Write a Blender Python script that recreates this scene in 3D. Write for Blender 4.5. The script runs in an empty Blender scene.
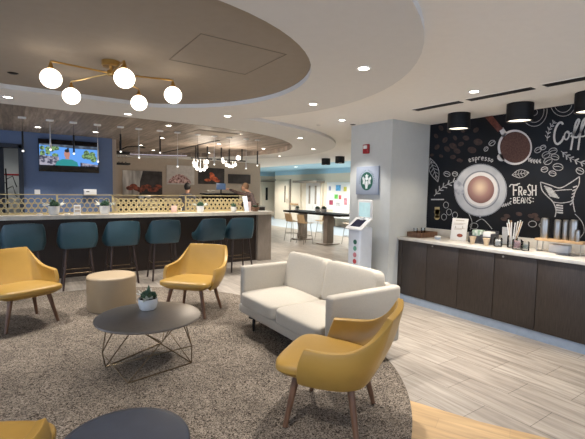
import bpy, bmesh, math, random
from mathutils import Vector, Matrix
random.seed(7)
SC = bpy.context.scene
COL = SC.collection
PI = math.pi
R = math.radians

# ---------------------------------------------------------------- camera
F, H = 405.0, 1.60
PIT, ROL, YAW = R(4.1), R(0.95), R(34.4)
_f0 = Vector((math.sin(YAW), math.cos(YAW), 0)); _r0 = Vector((math.cos(YAW), -math.sin(YAW), 0)); _u0 = Vector((0, 0, 1))
FW = math.cos(PIT)*_f0 - math.sin(PIT)*_u0
_u1 = math.sin(PIT)*_f0 + math.cos(PIT)*_u0
RT = math.cos(ROL)*_r0 + math.sin(ROL)*_u1
UP = -math.sin(ROL)*_r0 + math.cos(ROL)*_u1
cd = bpy.data.cameras.new('camera'); cam = bpy.data.objects.new('camera', cd); COL.objects.link(cam)
cd.sensor_fit = 'HORIZONTAL'; cd.sensor_width = 36; cd.lens = 36*F/585; cd.clip_start = .05; cd.clip_end = 100
m = Matrix.Identity(4)
for i in range(3):
    m[i][0] = RT[i]; m[i][1] = UP[i]; m[i][2] = -FW[i]
m[2][3] = H
cam.matrix_world = m
SC.camera = cam

def ray(x, y): return FW + ((x-292.5)/F)*RT + (-(y-219.5)/F)*UP
def at(x, y, z):
    r = ray(x, y); t = (z-H)/r.z; return Vector((r.x*t, r.y*t, z))
def onX(x, y, X):
    r = ray(x, y); t = X/r.x; return Vector((X, r.y*t, H+r.z*t))

# ---------------------------------------------------------------- materials
def nd(nt, t, **k):
    n = nt.nodes.new(t)
    for a, v in k.items(): setattr(n, a, v)
    return n
def mat(name, col, rough=.6, metal=0, emit=None, estr=0, var=.06, scale=14, bump=0, bscale=200, stretch=(1,1,1), col2=None, trans=0, spec=.5, coat=0, sheen=0):
    m = bpy.data.materials.new(name); m.use_nodes = True
    nt = m.node_tree; b = nt.nodes['Principled BSDF']
    b.inputs['Roughness'].default_value = rough; b.inputs['Metallic'].default_value = metal
    b.inputs['Specular IOR Level'].default_value = spec
    b.inputs['Coat Weight'].default_value = coat
    b.inputs['Sheen Weight'].default_value = sheen
    if trans:
        b.inputs['Transmission Weight'].default_value = trans
    if emit:
        b.inputs['Emission Color'].default_value = (*emit, 1); b.inputs['Emission Strength'].default_value = estr
    tc = nd(nt, 'ShaderNodeTexCoord'); mp = nd(nt, 'ShaderNodeMapping'); mp.inputs['Scale'].default_value = stretch
    nt.links.new(tc.outputs['Object'], mp.inputs[0])
    if var or col2:
        n = nd(nt, 'ShaderNodeTexNoise'); n.inputs['Scale'].default_value = scale; n.inputs['Detail'].default_value = 4
        nt.links.new(mp.outputs[0], n.inputs['Vector'])
        cr = nd(nt, 'ShaderNodeValToRGB'); cr.color_ramp.elements[0].position = .35; cr.color_ramp.elements[1].position = .65
        c2 = col2 or tuple(min(1, c*(1+var)) for c in col); c1 = col if col2 else tuple(c*(1-var) for c in col)
        cr.color_ramp.elements[0].color = (*c1, 1); cr.color_ramp.elements[1].color = (*c2, 1)
        nt.links.new(n.outputs['Fac'], cr.inputs[0]); nt.links.new(cr.outputs[0], b.inputs['Base Color'])
    else:
        b.inputs['Base Color'].default_value = (*col, 1)
    if bump:
        n2 = nd(nt, 'ShaderNodeTexNoise'); n2.inputs['Scale'].default_value = bscale
        nt.links.new(tc.outputs['Object'], n2.inputs['Vector'])
        bp = nd(nt, 'ShaderNodeBump'); bp.inputs['Strength'].default_value = bump; bp.inputs['Distance'].default_value = .004
        nt.links.new(n2.outputs['Fac'], bp.inputs['Height']); nt.links.new(bp.outputs[0], b.inputs['Normal'])
    return m

M = dict(
 ceil=mat('ceiling_paint', (.88,.85,.80), .9, var=.01),
 ring=mat('ceiling_paint_shaded', (.70,.685,.655), .9, var=.01),  # same paint as the ceiling, darker shade of the rings put into the colour
 taupe=mat('taupe_paint', (.32,.27,.215), .8, var=.02),
 wallg=mat('grey_wall_paint', (.55,.565,.55), .85, var=.015),
 wallb=mat('beige_wall_paint', (.46,.39,.32), .85, var=.02),
 hall=mat('cream_wall_paint', (.78,.70,.57), .8, var=.01),
 blue=mat('blue_wall_paint', (.115,.165,.285), .75, var=.02),
 navy=mat('navy_frame', (.012,.018,.032), .5),
 skyc=mat('pale_blue_ceiling_paint', (.42,.66,.80), .8, var=.01),
 yellow=mat('mustard_leather', (.385,.225,.047), .38, var=.05, scale=5, bump=.12, bscale=260),
 sofa=mat('cream_sofa_fabric', (.43,.385,.315), .75, var=.03, scale=60, bump=.25, bscale=500, sheen=.2),
 teal=mat('teal_vinyl', (.022,.058,.076), .38, var=.06, scale=6, bump=.1, bscale=220),
 walnut=mat('walnut_wood', (.10,.045,.022), .45, col2=(.17,.085,.045), scale=30, stretch=(1,1,.12)),
 dwood=mat('dark_stool_wood', (.022,.012,.009), .45, col2=(.045,.024,.018), scale=30, stretch=(1,1,.12)),
 gold=mat('brushed_gold', (.50,.31,.10), .3, 1, var=.05),
 goldp=mat('gold_painted_metal', (.46,.37,.19), .5, .35, var=.05),
 bronze=mat('bronze_wire', (.17,.12,.07), .35, .9),
 steel=mat('brushed_steel', (.42,.40,.37), .33, 1, var=.08, stretch=(1,1,.1), scale=40),
 alu=mat('satin_aluminium', (.60,.60,.60), .4, .8),
 black=mat('matte_black', (.006,.006,.007), .55, var=.1, spec=.3),
 glossb=mat('gloss_black', (.006,.006,.008), .15, var=.1),
 white=mat('white_plastic', (.80,.79,.77), .4, var=.01),
 ceram=mat('white_glazed_ceramic', (.66,.66,.65), .3, var=.03),
 tabletop=mat('dark_stone_top', (.125,.108,.094), .3, col2=(.14,.122,.106), scale=30),
 slate=mat('slate_leather', (.050,.058,.080), .42, var=.08, scale=8, bump=.15, bscale=240),
 beigel=mat('beige_leather', (.35,.265,.165), .5, var=.04, scale=3, bump=.1, bscale=240),
 quartz=mat('white_quartz', (.66,.63,.58), .22, col2=(.52,.49,.45), scale=6),
 barq=mat('cream_quartz', (.68,.62,.52), .25, col2=(.58,.53,.45), scale=12),
 barfront=mat('bar_front_wood', (.018,.010,.007), .5, col2=(.028,.016,.011), scale=20, stretch=(8,1,.3)),
 endp=mat('greige_wood', (.27,.225,.185), .5, col2=(.35,.30,.25), scale=20, stretch=(6,6,.3)),
 cab=mat('dark_woodgrain_laminate', (.030,.021,.017), .45, col2=(.050,.038,.031), scale=22, stretch=(1,9,.35)),
 kick=mat('blue_grey_vinyl', (.33,.40,.50), .3, var=.05),
 green=mat('succulent_green', (.018,.055,.030), .45, col2=(.05,.12,.06), scale=30),
 pale=mat('pale_leaf', (.55,.58,.52), .5, col2=(.70,.70,.62), scale=40),
 soil=mat('dark_soil', (.03,.02,.015), .9, var=.3),
 oak=mat('light_oak', (.48,.30,.15), .5, col2=(.60,.40,.22), scale=14, stretch=(1,1,.2)),
 ply=mat('plywood_seat', (.55,.38,.21), .45, col2=(.64,.46,.27), scale=16, stretch=(1,1,.3)),
 skin=mat('skin', (.48,.27,.18), .5, var=.04),
 hair=mat('black_hair', (.012,.010,.009), .5, var=.2),
 shirtg=mat('grey_shirt', (.11,.11,.12), .8, var=.08),
 shirtp=mat('dark_patterned_shirt', (.016,.014,.014), .8, col2=(.10,.055,.045), scale=26),
 cap=mat('tan_cap', (.20,.12,.07), .8, var=.08),
 glob=mat('opal_glass', (.9,.88,.84), .3, emit=(1,.86,.70), estr=3.2, var=0),
 globf=mat('frosted_bulb', (.9,.9,.9), .3, emit=(1,.93,.85), estr=1.05, var=0),
 lens=mat('downlight_lens', (.9,.9,.9), .5, emit=(1,.93,.82), estr=14, var=0),
 lensd=mat('drum_lens', (.9,.9,.9), .5, emit=(1,.88,.68), estr=1.6, var=0),
 led=mat('violet_led_strip', (.8,.8,.9), .5, emit=(.72,.66,.95), estr=.25, var=0),
 hled=mat('hall_light_lens', (.9,.9,.9), .5, emit=(.9,.97,1), estr=6, var=0),
 red=mat('red_plastic', (.33,.015,.02), .4),
 chalk=mat('chalk_white_print', (.55,.54,.53), .7, var=.1, scale=40),
 chalkd=mat('chalk_grey_print', (.38,.38,.39), .7, var=.25, scale=40),
 mural=mat('black_mural_print', (.0045,.0045,.006), .6, col2=(.006,.009,.015), scale=1.1, spec=.25),
 bean=mat('roasted_bean_print', (.022,.011,.008), .6, col2=(.055,.027,.020), scale=22),
 espresso=mat('ground_coffee_print', (.055,.022,.017), .7, col2=(.11,.05,.038), scale=60),
 handle=mat('mahogany_handle_print', (.075,.018,.012), .5, col2=(.16,.045,.028), scale=30),
 saucer=mat('china_print', (.33,.345,.38), .5, col2=(.43,.44,.47), scale=5),
 cupw=mat('cup_rim_print', (.60,.58,.58), .5, var=.03),
 clear=None)
def glass(name, tint=(.95,.97,.97)):
    m = bpy.data.materials.new(name); m.use_nodes = True; nt = m.node_tree
    nt.nodes.clear(); o = nd(nt, 'ShaderNodeOutputMaterial'); g = nd(nt, 'ShaderNodeBsdfGlossy'); g.inputs['Roughness'].default_value = .05
    t = nd(nt, 'ShaderNodeBsdfTransparent'); t.inputs[0].default_value = (*tint, 1); mx = nd(nt, 'ShaderNodeMixShader')
    fr = nd(nt, 'ShaderNodeFresnel'); fr.inputs[0].default_value = 1.45
    nt.links.new(fr.outputs[0], mx.inputs[0]); nt.links.new(t.outputs[0], mx.inputs[1]); nt.links.new(g.outputs[0], mx.inputs[2]); nt.links.new(mx.outputs[0], o.inputs[0])
    return m
M['clear'] = glass('clear_glass', (.96,.97,.97))

def floor_tile():
    m = bpy.data.materials.new('wood_look_tile'); m.use_nodes = True; nt = m.node_tree; b = nt.nodes['Principled BSDF']
    tc = nd(nt, 'ShaderNodeTexCoord'); mp = nd(nt, 'ShaderNodeMapping'); mp.inputs['Rotation'].default_value = (0,0,R(90)); mp.inputs['Location'].default_value = (-.02,.03,0)
    nt.links.new(tc.outputs['Object'], mp.inputs[0])
    br = nd(nt, 'ShaderNodeTexBrick', offset=.5); br.inputs['Scale'].default_value = 1; br.inputs['Brick Width'].default_value = .65; br.inputs['Row Height'].default_value = .325
    br.inputs['Mortar Size'].default_value = .0022; br.inputs['Mortar Smooth'].default_value = .1
    br.inputs['Color1'].default_value = (.42,.38,.33,1); br.inputs['Color2'].default_value = (.365,.325,.28,1); br.inputs['Mortar'].default_value = (.15,.13,.11,1)
    nt.links.new(mp.outputs[0], br.inputs['Vector'])
    m2 = nd(nt, 'ShaderNodeMapping'); m2.inputs['Scale'].default_value = (9, .8, 1); nt.links.new(tc.outputs['Object'], m2.inputs[0])
    n = nd(nt, 'ShaderNodeTexNoise'); n.inputs['Scale'].default_value = 2.2; n.inputs['Detail'].default_value = 6; n.inputs['Distortion'].default_value = .6
    nt.links.new(m2.outputs[0], n.inputs['Vector'])
    cr = nd(nt, 'ShaderNodeValToRGB'); cr.color_ramp.elements[0].position = .33; cr.color_ramp.elements[0].color = (.66,.63,.61,1); cr.color_ramp.elements[1].position = .66; cr.color_ramp.elements[1].color = (1.12,1.1,1.08,1)
    nt.links.new(n.outputs['Fac'], cr.inputs[0])
    mx = nd(nt, 'ShaderNodeMix', data_type='RGBA', blend_type='MULTIPLY'); mx.inputs[0].default_value = 1
    nt.links.new(br.outputs['Color'], mx.inputs[6]); nt.links.new(cr.outputs[0], mx.inputs[7]); nt.links.new(mx.outputs[2], b.inputs['Base Color'])
    b.inputs['Roughness'].default_value = .38
    return m
def carpet():
    m = bpy.data.materials.new('mottled_carpet'); m.use_nodes = True; nt = m.node_tree; b = nt.nodes['Principled BSDF']
    tc = nd(nt, 'ShaderNodeTexCoord')
    n = nd(nt, 'ShaderNodeTexNoise'); n.inputs['Scale'].default_value = 38; n.inputs['Detail'].default_value = 2; n.inputs['Distortion'].default_value = 3
    nt.links.new(tc.outputs['Object'], n.inputs['Vector'])
    cr = nd(nt, 'ShaderNodeValToRGB'); e = cr.color_ramp.elements
    e[0].position = .40; e[0].color = (.045,.035,.027,1); e[1].position = .60; e[1].color = (.33,.275,.22,1)
    nt.links.new(n.outputs['Fac'], cr.inputs[0])
    n3 = nd(nt, 'ShaderNodeTexNoise'); n3.inputs['Scale'].default_value = 2.2; nt.links.new(tc.outputs['Object'], n3.inputs['Vector'])
    c3 = nd(nt, 'ShaderNodeValToRGB'); c3.color_ramp.elements[0].position = .35; c3.color_ramp.elements[0].color = (.80,.80,.80,1); c3.color_ramp.elements[1].position = .65; c3.color_ramp.elements[1].color = (1.1,1.1,1.1,1)
    nt.links.new(n3.outputs['Fac'], c3.inputs[0])
    mx = nd(nt, 'ShaderNodeMix', data_type='RGBA', blend_type='MULTIPLY'); mx.inputs[0].default_value = 1
    nt.links.new(cr.outputs[0], mx.inputs[6]); nt.links.new(c3.outputs[0], mx.inputs[7]); nt.links.new(mx.outputs[2], b.inputs['Base Color'])
    b.inputs['Roughness'].default_value = 1; b.inputs['Specular IOR Level'].default_value = .1
    bp = nd(nt, 'ShaderNodeBump'); bp.inputs['Strength'].default_value = .5; bp.inputs['Distance'].default_value = .01
    nt.links.new(n.outputs['Fac'], bp.inputs['Height']); nt.links.new(bp.outputs[0], b.inputs['Normal'])
    return m
def planks(name, c1, c2, w, l, rot=0, rough=.4, mort=(.05,.04,.03), streak=(1.2,12), dark=.6):
    m = bpy.data.materials.new(name); m.use_nodes = True; nt = m.node_tree; b = nt.nodes['Principled BSDF']
    tc = nd(nt, 'ShaderNodeTexCoord'); mp = nd(nt, 'ShaderNodeMapping'); mp.inputs['Rotation'].default_value = (0,0,rot); nt.links.new(tc.outputs['Object'], mp.inputs[0])
    br = nd(nt, 'ShaderNodeTexBrick', offset=.37); br.inputs['Scale'].default_value = 1; br.inputs['Brick Width'].default_value = l; br.inputs['Row Height'].default_value = w
    br.inputs['Mortar Size'].default_value = .0015; br.inputs['Color1'].default_value = (*c1,1); br.inputs['Color2'].default_value = (*c2,1); br.inputs['Mortar'].default_value = (*mort,1)
    nt.links.new(mp.outputs[0], br.inputs['Vector'])
    m2 = nd(nt, 'ShaderNodeMapping'); m2.inputs['Scale'].default_value = (streak[0], streak[1], 1); nt.links.new(mp.outputs[0], m2.inputs[0])
    n = nd(nt, 'ShaderNodeTexNoise'); n.inputs['Scale'].default_value = 2; n.inputs['Detail'].default_value = 5; nt.links.new(m2.outputs[0], n.inputs['Vector'])
    cr = nd(nt, 'ShaderNodeValToRGB'); cr.color_ramp.elements[0].position = .3; cr.color_ramp.elements[0].color = (dark,)*3+(1,); cr.color_ramp.elements[1].position = .7; cr.color_ramp.elements[1].color = (1.15,)*3+(1,)
    nt.links.new(n.outputs['Fac'], cr.inputs[0])
    mx = nd(nt, 'ShaderNodeMix', data_type='RGBA', blend_type='MULTIPLY'); mx.inputs[0].default_value = 1
    nt.links.new(br.outputs['Color'], mx.inputs[6]); nt.links.new(cr.outputs[0], mx.inputs[7]); nt.links.new(mx.outputs[2], b.inputs['Base Color'])
    b.inputs['Roughness'].default_value = rough
    return m
M['tile'] = floor_tile(); M['carpet'] = carpet()
M['oakfloor'] = planks('oak_floor_planks', (.53,.345,.165), (.48,.305,.14), .14, 1.2, R(64), .45, (.40,.27,.13), dark=.8)
M['woodceil'] = planks('grey_oak_ceiling_planks', (.36,.29,.235), (.21,.165,.13), .15, 1.8, R(90), .6, (.09,.07,.055), streak=(1.0,14), dark=.55)
M['bluefloor'] = mat('hall_floor_daylight_tint', (.42,.50,.58), .3, var=.03)  # daylight falling on the hall floor is put into this blue tint

# ---------------------------------------------------------------- mesh helpers
class MB:
    def __init__(s): s.bm = bmesh.new()
    def box(s, x0, x1, y0, y1, z0, z1, bev=0, seg=2, mtx=None):
        b = bmesh.new(); bmesh.ops.create_cube(b, size=1)
        for v in b.verts: v.co = Vector(((x0+x1)/2+v.co.x*(x1-x0), (y0+y1)/2+v.co.y*(y1-y0), (z0+z1)/2+v.co.z*(z1-z0)))
        if bev: bmesh.ops.bevel(b, geom=b.edges[:], offset=bev, segments=seg, affect='EDGES', profile=.5)
        s.merge(b, mtx); return s
    def merge(s, b, mtx=None):
        if mtx is not None: bmesh.ops.transform(b, matrix=mtx, verts=b.verts)
        me = bpy.data.meshes.new('t'); b.to_mesh(me); b.free(); s.bm.from_mesh(me); bpy.data.meshes.remove(me)
    def lathe(s, prof, c=(0,0,0), n=28, mtx=None, close=True):
        b = bmesh.new(); rings = []
        for r, z in prof:
            if r < 1e-6: rings.append([b.verts.new((0,0,z))])
            else: rings.append([b.verts.new((r*math.cos(2*PI*k/n), r*math.sin(2*PI*k/n), z)) for k in range(n)])
        for a, d in zip(rings, rings[1:]):
            for k in range(n):
                k2 = (k+1) % n
                if len(a) == 1 and len(d) == 1: continue
                if len(a) == 1: b.faces.new((a[0], d[k2], d[k]))
                elif len(d) == 1: b.faces.new((a[k], a[k2], d[0]))
                else: b.faces.new((a[k], a[k2], d[k2], d[k]))
        if close:
            if len(rings[0]) > 1: b.faces.new(rings[0][::-1])
            if len(rings[-1]) > 1: b.faces.new(rings[-1])
        bmesh.ops.translate(b, verts=b.verts, vec=Vector(c))
        s.merge(b, mtx); return s
    def cyl(s, p, q, r0, r1=None, n=14):
        return s.tube([p, q], [r0, r0 if r1 is None else r1], n)
    def tube(s, pts, r, n=10, closed=False):
        pts = [Vector(p) for p in pts]; rs = r if isinstance(r, (list, tuple)) else [r]*len(pts)
        b = bmesh.new(); rings = []; prev = None
        for i, p in enumerate(pts):
            if closed: t = (pts[(i+1) % len(pts)]-pts[i-1]).normalized()
            else:
                t = ((pts[min(i+1, len(pts)-1)]-p).normalized() + (p-pts[max(i-1, 0)]).normalized())
                if t.length < 1e-6: t = Vector((0,0,1))
                t.normalize()
            a = prev if prev is not None else (Vector((0,0,1)) if abs(t.z) < .9 else Vector((1,0,0)))
            a = (a - t*a.dot(t)).normalized(); prev = a; c = t.cross(a)
            rings.append([b.verts.new(p + rs[i]*(math.cos(2*PI*k/n)*a+math.sin(2*PI*k/n)*c)) for k in range(n)])
        pr = list(zip(rings, rings[1:])) + ([(rings[-1], rings[0])] if closed else [])
        for a, d in pr:
            for k in range(n): b.faces.new((a[k], a[(k+1) % n], d[(k+1) % n], d[k]))
        if not closed: b.faces.new(rings[0][::-1]); b.faces.new(rings[-1])
        s.merge(b); return s
    def sph(s, c, r, n=16, sc=(1,1,1), mtx=None):
        b = bmesh.new(); bmesh.ops.create_uvsphere(b, u_segments=n, v_segments=max(6, n//2+2), radius=r)
        for v in b.verts: v.co = Vector((v.co.x*sc[0], v.co.y*sc[1], v.co.z*sc[2]))
        if mtx is not None: bmesh.ops.transform(b, matrix=mtx, verts=b.verts)
        bmesh.ops.translate(b, verts=b.verts, vec=Vector(c)); s.merge(b); return s
    def cushion(s, c, d, e=5.0, n=14, mtx=None, crown=.0):
        # superellipsoid block, softly crowned
        b = bmesh.new(); bmesh.ops.create_cube(b, size=2)
        bmesh.ops.subdivide_edges(b, edges=b.edges[:], cuts=n, use_grid_fill=True)
        for v in b.verts:
            p = v.co; L = (abs(p.x)**e+abs(p.y)**e+abs(p.z)**e)**(1/e)
            q = p/L
            q.z *= 1+crown*(1-q.x*q.x)*(1-q.y*q.y)
            v.co = Vector((q.x*d[0]/2, q.y*d[1]/2, q.z*d[2]/2))
        if mtx is not None: bmesh.ops.transform(b, matrix=mtx, verts=b.verts)
        bmesh.ops.translate(b, verts=b.verts, vec=Vector(c)); s.merge(b); return s
    def poly(s, pts, th=None):
        vs = [s.bm.verts.new(p) for p in pts]; f = s.bm.faces.new(vs)
        if th:
            r = bmesh.ops.extrude_face_region(s.bm, geom=[f]); bmesh.ops.translate(s.bm, verts=[g for g in r['geom'] if isinstance(g, bmesh.types.BMVert)], vec=Vector(th))
        return s
    def grid(s, rows):
        vs = [[s.bm.verts.new(p) for p in r] for r in rows]
        for a, b in zip(vs, vs[1:]):
            for k in range(len(a)-1): s.bm.faces.new((a[k], a[k+1], b[k+1], b[k]))
        return s
    def build(s, name, mt, parent=None, smooth=None, mods=()):
        me = bpy.data.meshes.new(name)
        bmesh.ops.recalc_face_normals(s.bm, faces=s.bm.faces)
        if smooth is None: smooth = 35
        for f in s.bm.faces: f.smooth = True
        for e in s.bm.edges:
            if len(e.link_faces) == 2 and e.calc_face_angle(0) > R(smooth): e.smooth = False
        s.bm.to_mesh(me); s.bm.free()
        me.materials.append(M[mt] if isinstance(mt, str) else mt)
        o = bpy.data.objects.new(name, me); COL.objects.link(o)
        if parent: o.parent = parent
        return o
def tag(o, label=None, cat=None, group=None, kind=None):
    if label: o['label'] = label
    if cat: o['category'] = cat
    if group: o['group'] = group
    if kind: o['kind'] = kind
    return o
def empty(name, loc, rz, label, cat, group=None):
    o = bpy.data.objects.new(name, None); COL.objects.link(o); o.location = loc; o.rotation_euler = (0,0,rz); o.empty_display_size = .1
    return tag(o, label, cat, group)
def struct(name, mb, mt, smooth=None): return tag(mb.build(name, mt, smooth=smooth), kind='structure')
def copy_tree(o, parent=None):
    c = o.copy(); COL.objects.link(c)
    if parent: c.parent = parent
    for ch in [x for x in bpy.data.objects if x.parent == o]: copy_tree(ch, c)
    return c
def dup(o, loc, rz, label, group=None):
    c = copy_tree(o); c.location = loc; c.rotation_euler = (0,0,rz); c['label'] = label
    if group: c['group'] = group
    return c
def solidify(o, th, off=0, bev=.012):
    md = o.modifiers.new('thickness', 'SOLIDIFY'); md.thickness = th; md.offset = off
    if bev:
        b = o.modifiers.new('soft_edges', 'BEVEL'); b.width = bev; b.segments = 3; b.limit_method = 'ANGLE'; b.angle_limit = R(50)
    return o
def crom(P, n):
    P = [Vector(p) for p in P]; out = []
    for i in range(len(P)-1):
        a = P[max(i-1,0)]; b = P[i]; c = P[i+1]; d = P[min(i+2, len(P)-1)]
        for k in range(n):
            t = k/n
            out.append(.5*((2*b)+(c-a)*t+(2*a-5*b+4*c-d)*t*t+(3*b-a-3*c+d)*t**3))
    out.append(P[-1]); return out
ORD = ['first','second','third','fourth','fifth','sixth','seventh','eighth','ninth','tenth','eleventh','twelfth','thirteenth']

# ---------------------------------------------------------------- shell of the place
HC, HR, HW = 2.64, 2.59, 2.70
XL, YB, XW, YC = -4.5, -2.6, 5.30, 4.04
struct('floor', MB().box(XL-.1, 9.6, YB-.1, 21.3, -.1, 0), 'tile')
struct('floor_hall', MB().box(9.6, 14.6, 4.8, 21.3, -.1, 0), 'bluefloor')
# stadium loop around the bar ceiling
def stadium(r, xl=-6.0, cx=2.3, cy=9.6, n=40):
    pts = [(xl, cy-r)]
    pts += [(cx+r*math.cos(a), cy+r*math.sin(a)) for a in [-PI/2+PI*k/n for k in range(n+1)]]
    return pts + [(xl, cy+r)]
def circle(cx, cy, r, n=72): return [(cx+r*math.cos(2*PI*k/n), cy+r*math.sin(2*PI*k/n)) for k in range(n)]
def flat_with_hole(outer, hole, z, h):
    mb = MB(); b = bmesh.new(); es = []
    for loop in (outer, hole):
        vs = [b.verts.new((x, y, z)) for x, y in loop]
        es += [b.edges.new((vs[i], vs[(i+1) % len(vs)])) for i in range(len(vs))]
    bmesh.ops.triangle_fill(b, use_beauty=True, use_dissolve=False, edges=es)
    r = bmesh.ops.extrude_face_region(b, geom=b.faces[:])
    bmesh.ops.translate(b, verts=[g for g in r['geom'] if isinstance(g, bmesh.types.BMVert)], vec=(0,0,h))
    mb.merge(b); return mb
SIN = [(max(x, XL), y) for x, y in stadium(3.48)]
SOUT = [(max(x, XL-.05), y) for x, y in stadium(4.45)]
hole = [(max(x, XL+.02), y) for x, y in stadium(3.50)]
rect = [(XL-.1, YB-.1), (9.5, YB-.1), (9.5, 21.3), (XL-.1, 21.3)]
struct('ceiling', flat_with_hole(rect, hole, HC, .12), 'ceil')
def annulus(outer, inner, z0, z1):
    mb = MB(); n = len(outer); bm = mb.bm
    L = [[bm.verts.new((x, y, z)) for x, y in p] for p, z in ((outer, z0), (inner, z0), (inner, z1), (outer, z1))]
    for a, b in ((0,1),(1,2),(2,3),(3,0)):
        for k in range(n):
            k2 = (k+1) % n; bm.faces.new((L[a][k], L[a][k2], L[b][k2], L[b][k]))
    return mb
struct('ceiling_ring_seating', annulus(circle(.68,3.68,2.46), circle(.68,3.68,1.65), HR-.0006, HC-.001), 'ring')
struct('ceiling_ring_bar', annulus(SOUT, SIN, HR, HC-.001), 'ring')
struct('ceiling_disc_taupe', MB().poly([(x,y,HC-.004) for x,y in circle(.68,3.68,1.7)], (0,0,.003)), 'taupe')
struct('ceiling_wood_bar', MB().poly([(max(x,XL-.05),y,HW) for x,y in stadium(4.1)], (0,0,.05)), 'woodceil')
struct('trim_1', annulus([(max(x,XL-.02),y) for x,y in stadium(3.50)], [(max(x,XL-.02),y) for x,y in stadium(3.475)], HR-.001, HW), 'woodceil')
struct('trim_2', MB().tube([(2.3+3.46*math.cos(a), 9.6+3.46*math.sin(a), HR+.03) for a in [R(52)+R(48)*k/20 for k in range(21)]], .010, 6), 'led')
struct('ceiling_hall', MB().box(9.5, 14.6, 4.8, 21.3, HC+.02, HC+.1), 'skyc')
# walls
struct('wall_mural', MB().box(XW, XW+.15, YB, YC, 0, HC), 'wallg')
struct('wall_column', MB().box(4.47, 9.5, YC, 4.90, 0, HC), 'wallg')
struct('wall_bar_back', MB().box(1.95, 8.05, 14.1, 14.25, 0, HC), 'wallb')
struct('wall_bar_side', MB().box(8.0, 8.15, 14.25, 21, 0, HC), 'wallb')
struct('wall_bar_blue', MB().box(.15, 1.84, 9.95, 10.07, 0, HW).box(XL, .15, 9.95, 10.07, 2.36, HW).box(XL, -1.0, 9.95, 10.07, 0, 2.36), 'blue')
struct('wall_bar_return', MB().box(1.80, 1.95, 10.07, 14.25, 0, HW), 'wallb')
struct('wall_store_back', MB().box(XL, 1.8, 12.4, 12.5, 0, HW), 'wallg')
struct('trim_3', MB().box(.07, .15, 9.90, 10.09, 0, 2.42).box(-1.08, -1.0, 9.90, 10.09, 0, 2.42).box(-1.08, .15, 9.90, 10.09, 2.36, 2.44), 'navy')
struct('wall_hall_right', MB().box(12.2, 12.35, 4.8, 19.65, 0, 2.43), 'hall')
struct('wall_hall_right_band', MB().box(12.19, 12.35, 4.8, 19.65, 2.43, HC+.05), 'skyc')
struct('wall_hall_end', MB().box(8.05, 14.6, 21, 21.15, 0, 2.43), 'hall')
struct('wall_hall_end_band', MB().box(8.05, 14.6, 20.99, 21.15, 2.43, HC+.05), 'skyc')
struct('wall_hall_recess', MB().box(14.5, 14.6, 19.6, 21.2, 0, HC), 'hall')
struct('wall_hall_light_block', MB().box(12.35,14.6,19.45,19.6,0,HC+.02), 'hall')  # unseen, added to keep blue world light out of the hall end
struct('wall_hall_near', MB().box(9.4, 12.3, 4.75, 4.9, 0, HC), 'hall')
# daylight side, out of view: glazed front with piers (left) and a back wall with windows
mb = MB().box(XL-.15, XL, YB, 14.2, 0, .35).box(XL-.15, XL, YB, 14.2, 2.40, HW+.1)
for y in (YB, -.6, 1.4, 3.4, 5.4, 7.4, 9.6): mb.box(XL-.15, XL, y, y+.22, .35, 2.40)
mb.box(XL-.15, XL, 9.8, 14.2, .35, 2.4)
struct('wall_left', mb, 'wallg')
mb = MB().box(XL, XW+.1, YB-.15, YB, 0, .5).box(XL, XW+.1, YB-.15, YB, 2.35, HC)
for x in (XL, -2.6, -.7, 1.2, 3.1, 5.0): mb.box(x, x+.4, YB-.15, YB, .5, 2.35)
struct('wall_back', mb, 'wallg')
struct('baseboard_column', MB().box(4.455, 4.47, YC-.012, 4.90, 0, .1).box(4.455, 4.66, YC-.012, YC, 0, .1), 'kick')
# hall doors and openings
def door(name, mbx, handle=None):
    o = struct(name, mbx, 'hall'); return o
d1 = struct('door_1', MB().box(12.12, 12.198, 18.10, 19.50, 0, 2.14, .01), 'hall')
tag(MB().box(12.108, 12.121, 18.42, 18.50, .95, 1.85).build('door_glass', 'glossb', d1))
tag(MB().box(12.10, 12.13, 18.22, 18.27, .9, 1.15).build('door_handle', 'steel', d1))
struct('trim_4', MB().box(12.15, 12.2, 18.0, 18.08, 0, 2.2).box(12.15, 12.2, 19.52, 19.6, 0, 2.2), 'endp')
d2 = struct('door_2', MB().box(12.16, 12.198, 16.05, 16.6, 0, 1.98, .008).box(12.16, 12.198, 15.45, 16.03, 0, 1.98, .008), 'white')
for y in (16.22, 15.72): MB().box(12.148, 12.161, y, y+.13, .95, 1.85).build('door_glass', 'endp', d2)
struct('trim_5', MB().box(11.7, 12.2, 15.15, 17.15, 1.99, 2.10), 'endp')
struct('trim_6', MB().box(12.1, 12.2, 17.05, 17.15, 0, 1.99).box(12.1, 12.2, 15.2, 15.28, 0, 1.99), 'hall')
d3 = struct('door_3', MB().box(12.15, 13.05, 20.93, 20.99, 0, 2.08, .008), 'hall')
MB().box(12.35, 12.50, 20.915, 20.93, 1.0, 1.75).build('door_glass', 'black', d3)
struct('trim_7', MB().box(13.05, 13.2, 20.9, 20.99, 0, 2.15).box(12.05, 13.2, 20.9, 20.99, 2.08, 2.15), 'endp')
tag(MB().box(12.10, 12.16, 17.25, 17.95, .84, .92).box(12.16, 12.2, 17.4, 17.45, .85, .9).box(12.16, 12.2, 17.75, 17.8, .85, .9).build('handrail', 'oak'), 'short oak handrail on the cream wall of the far hallway', 'handrail')

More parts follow.
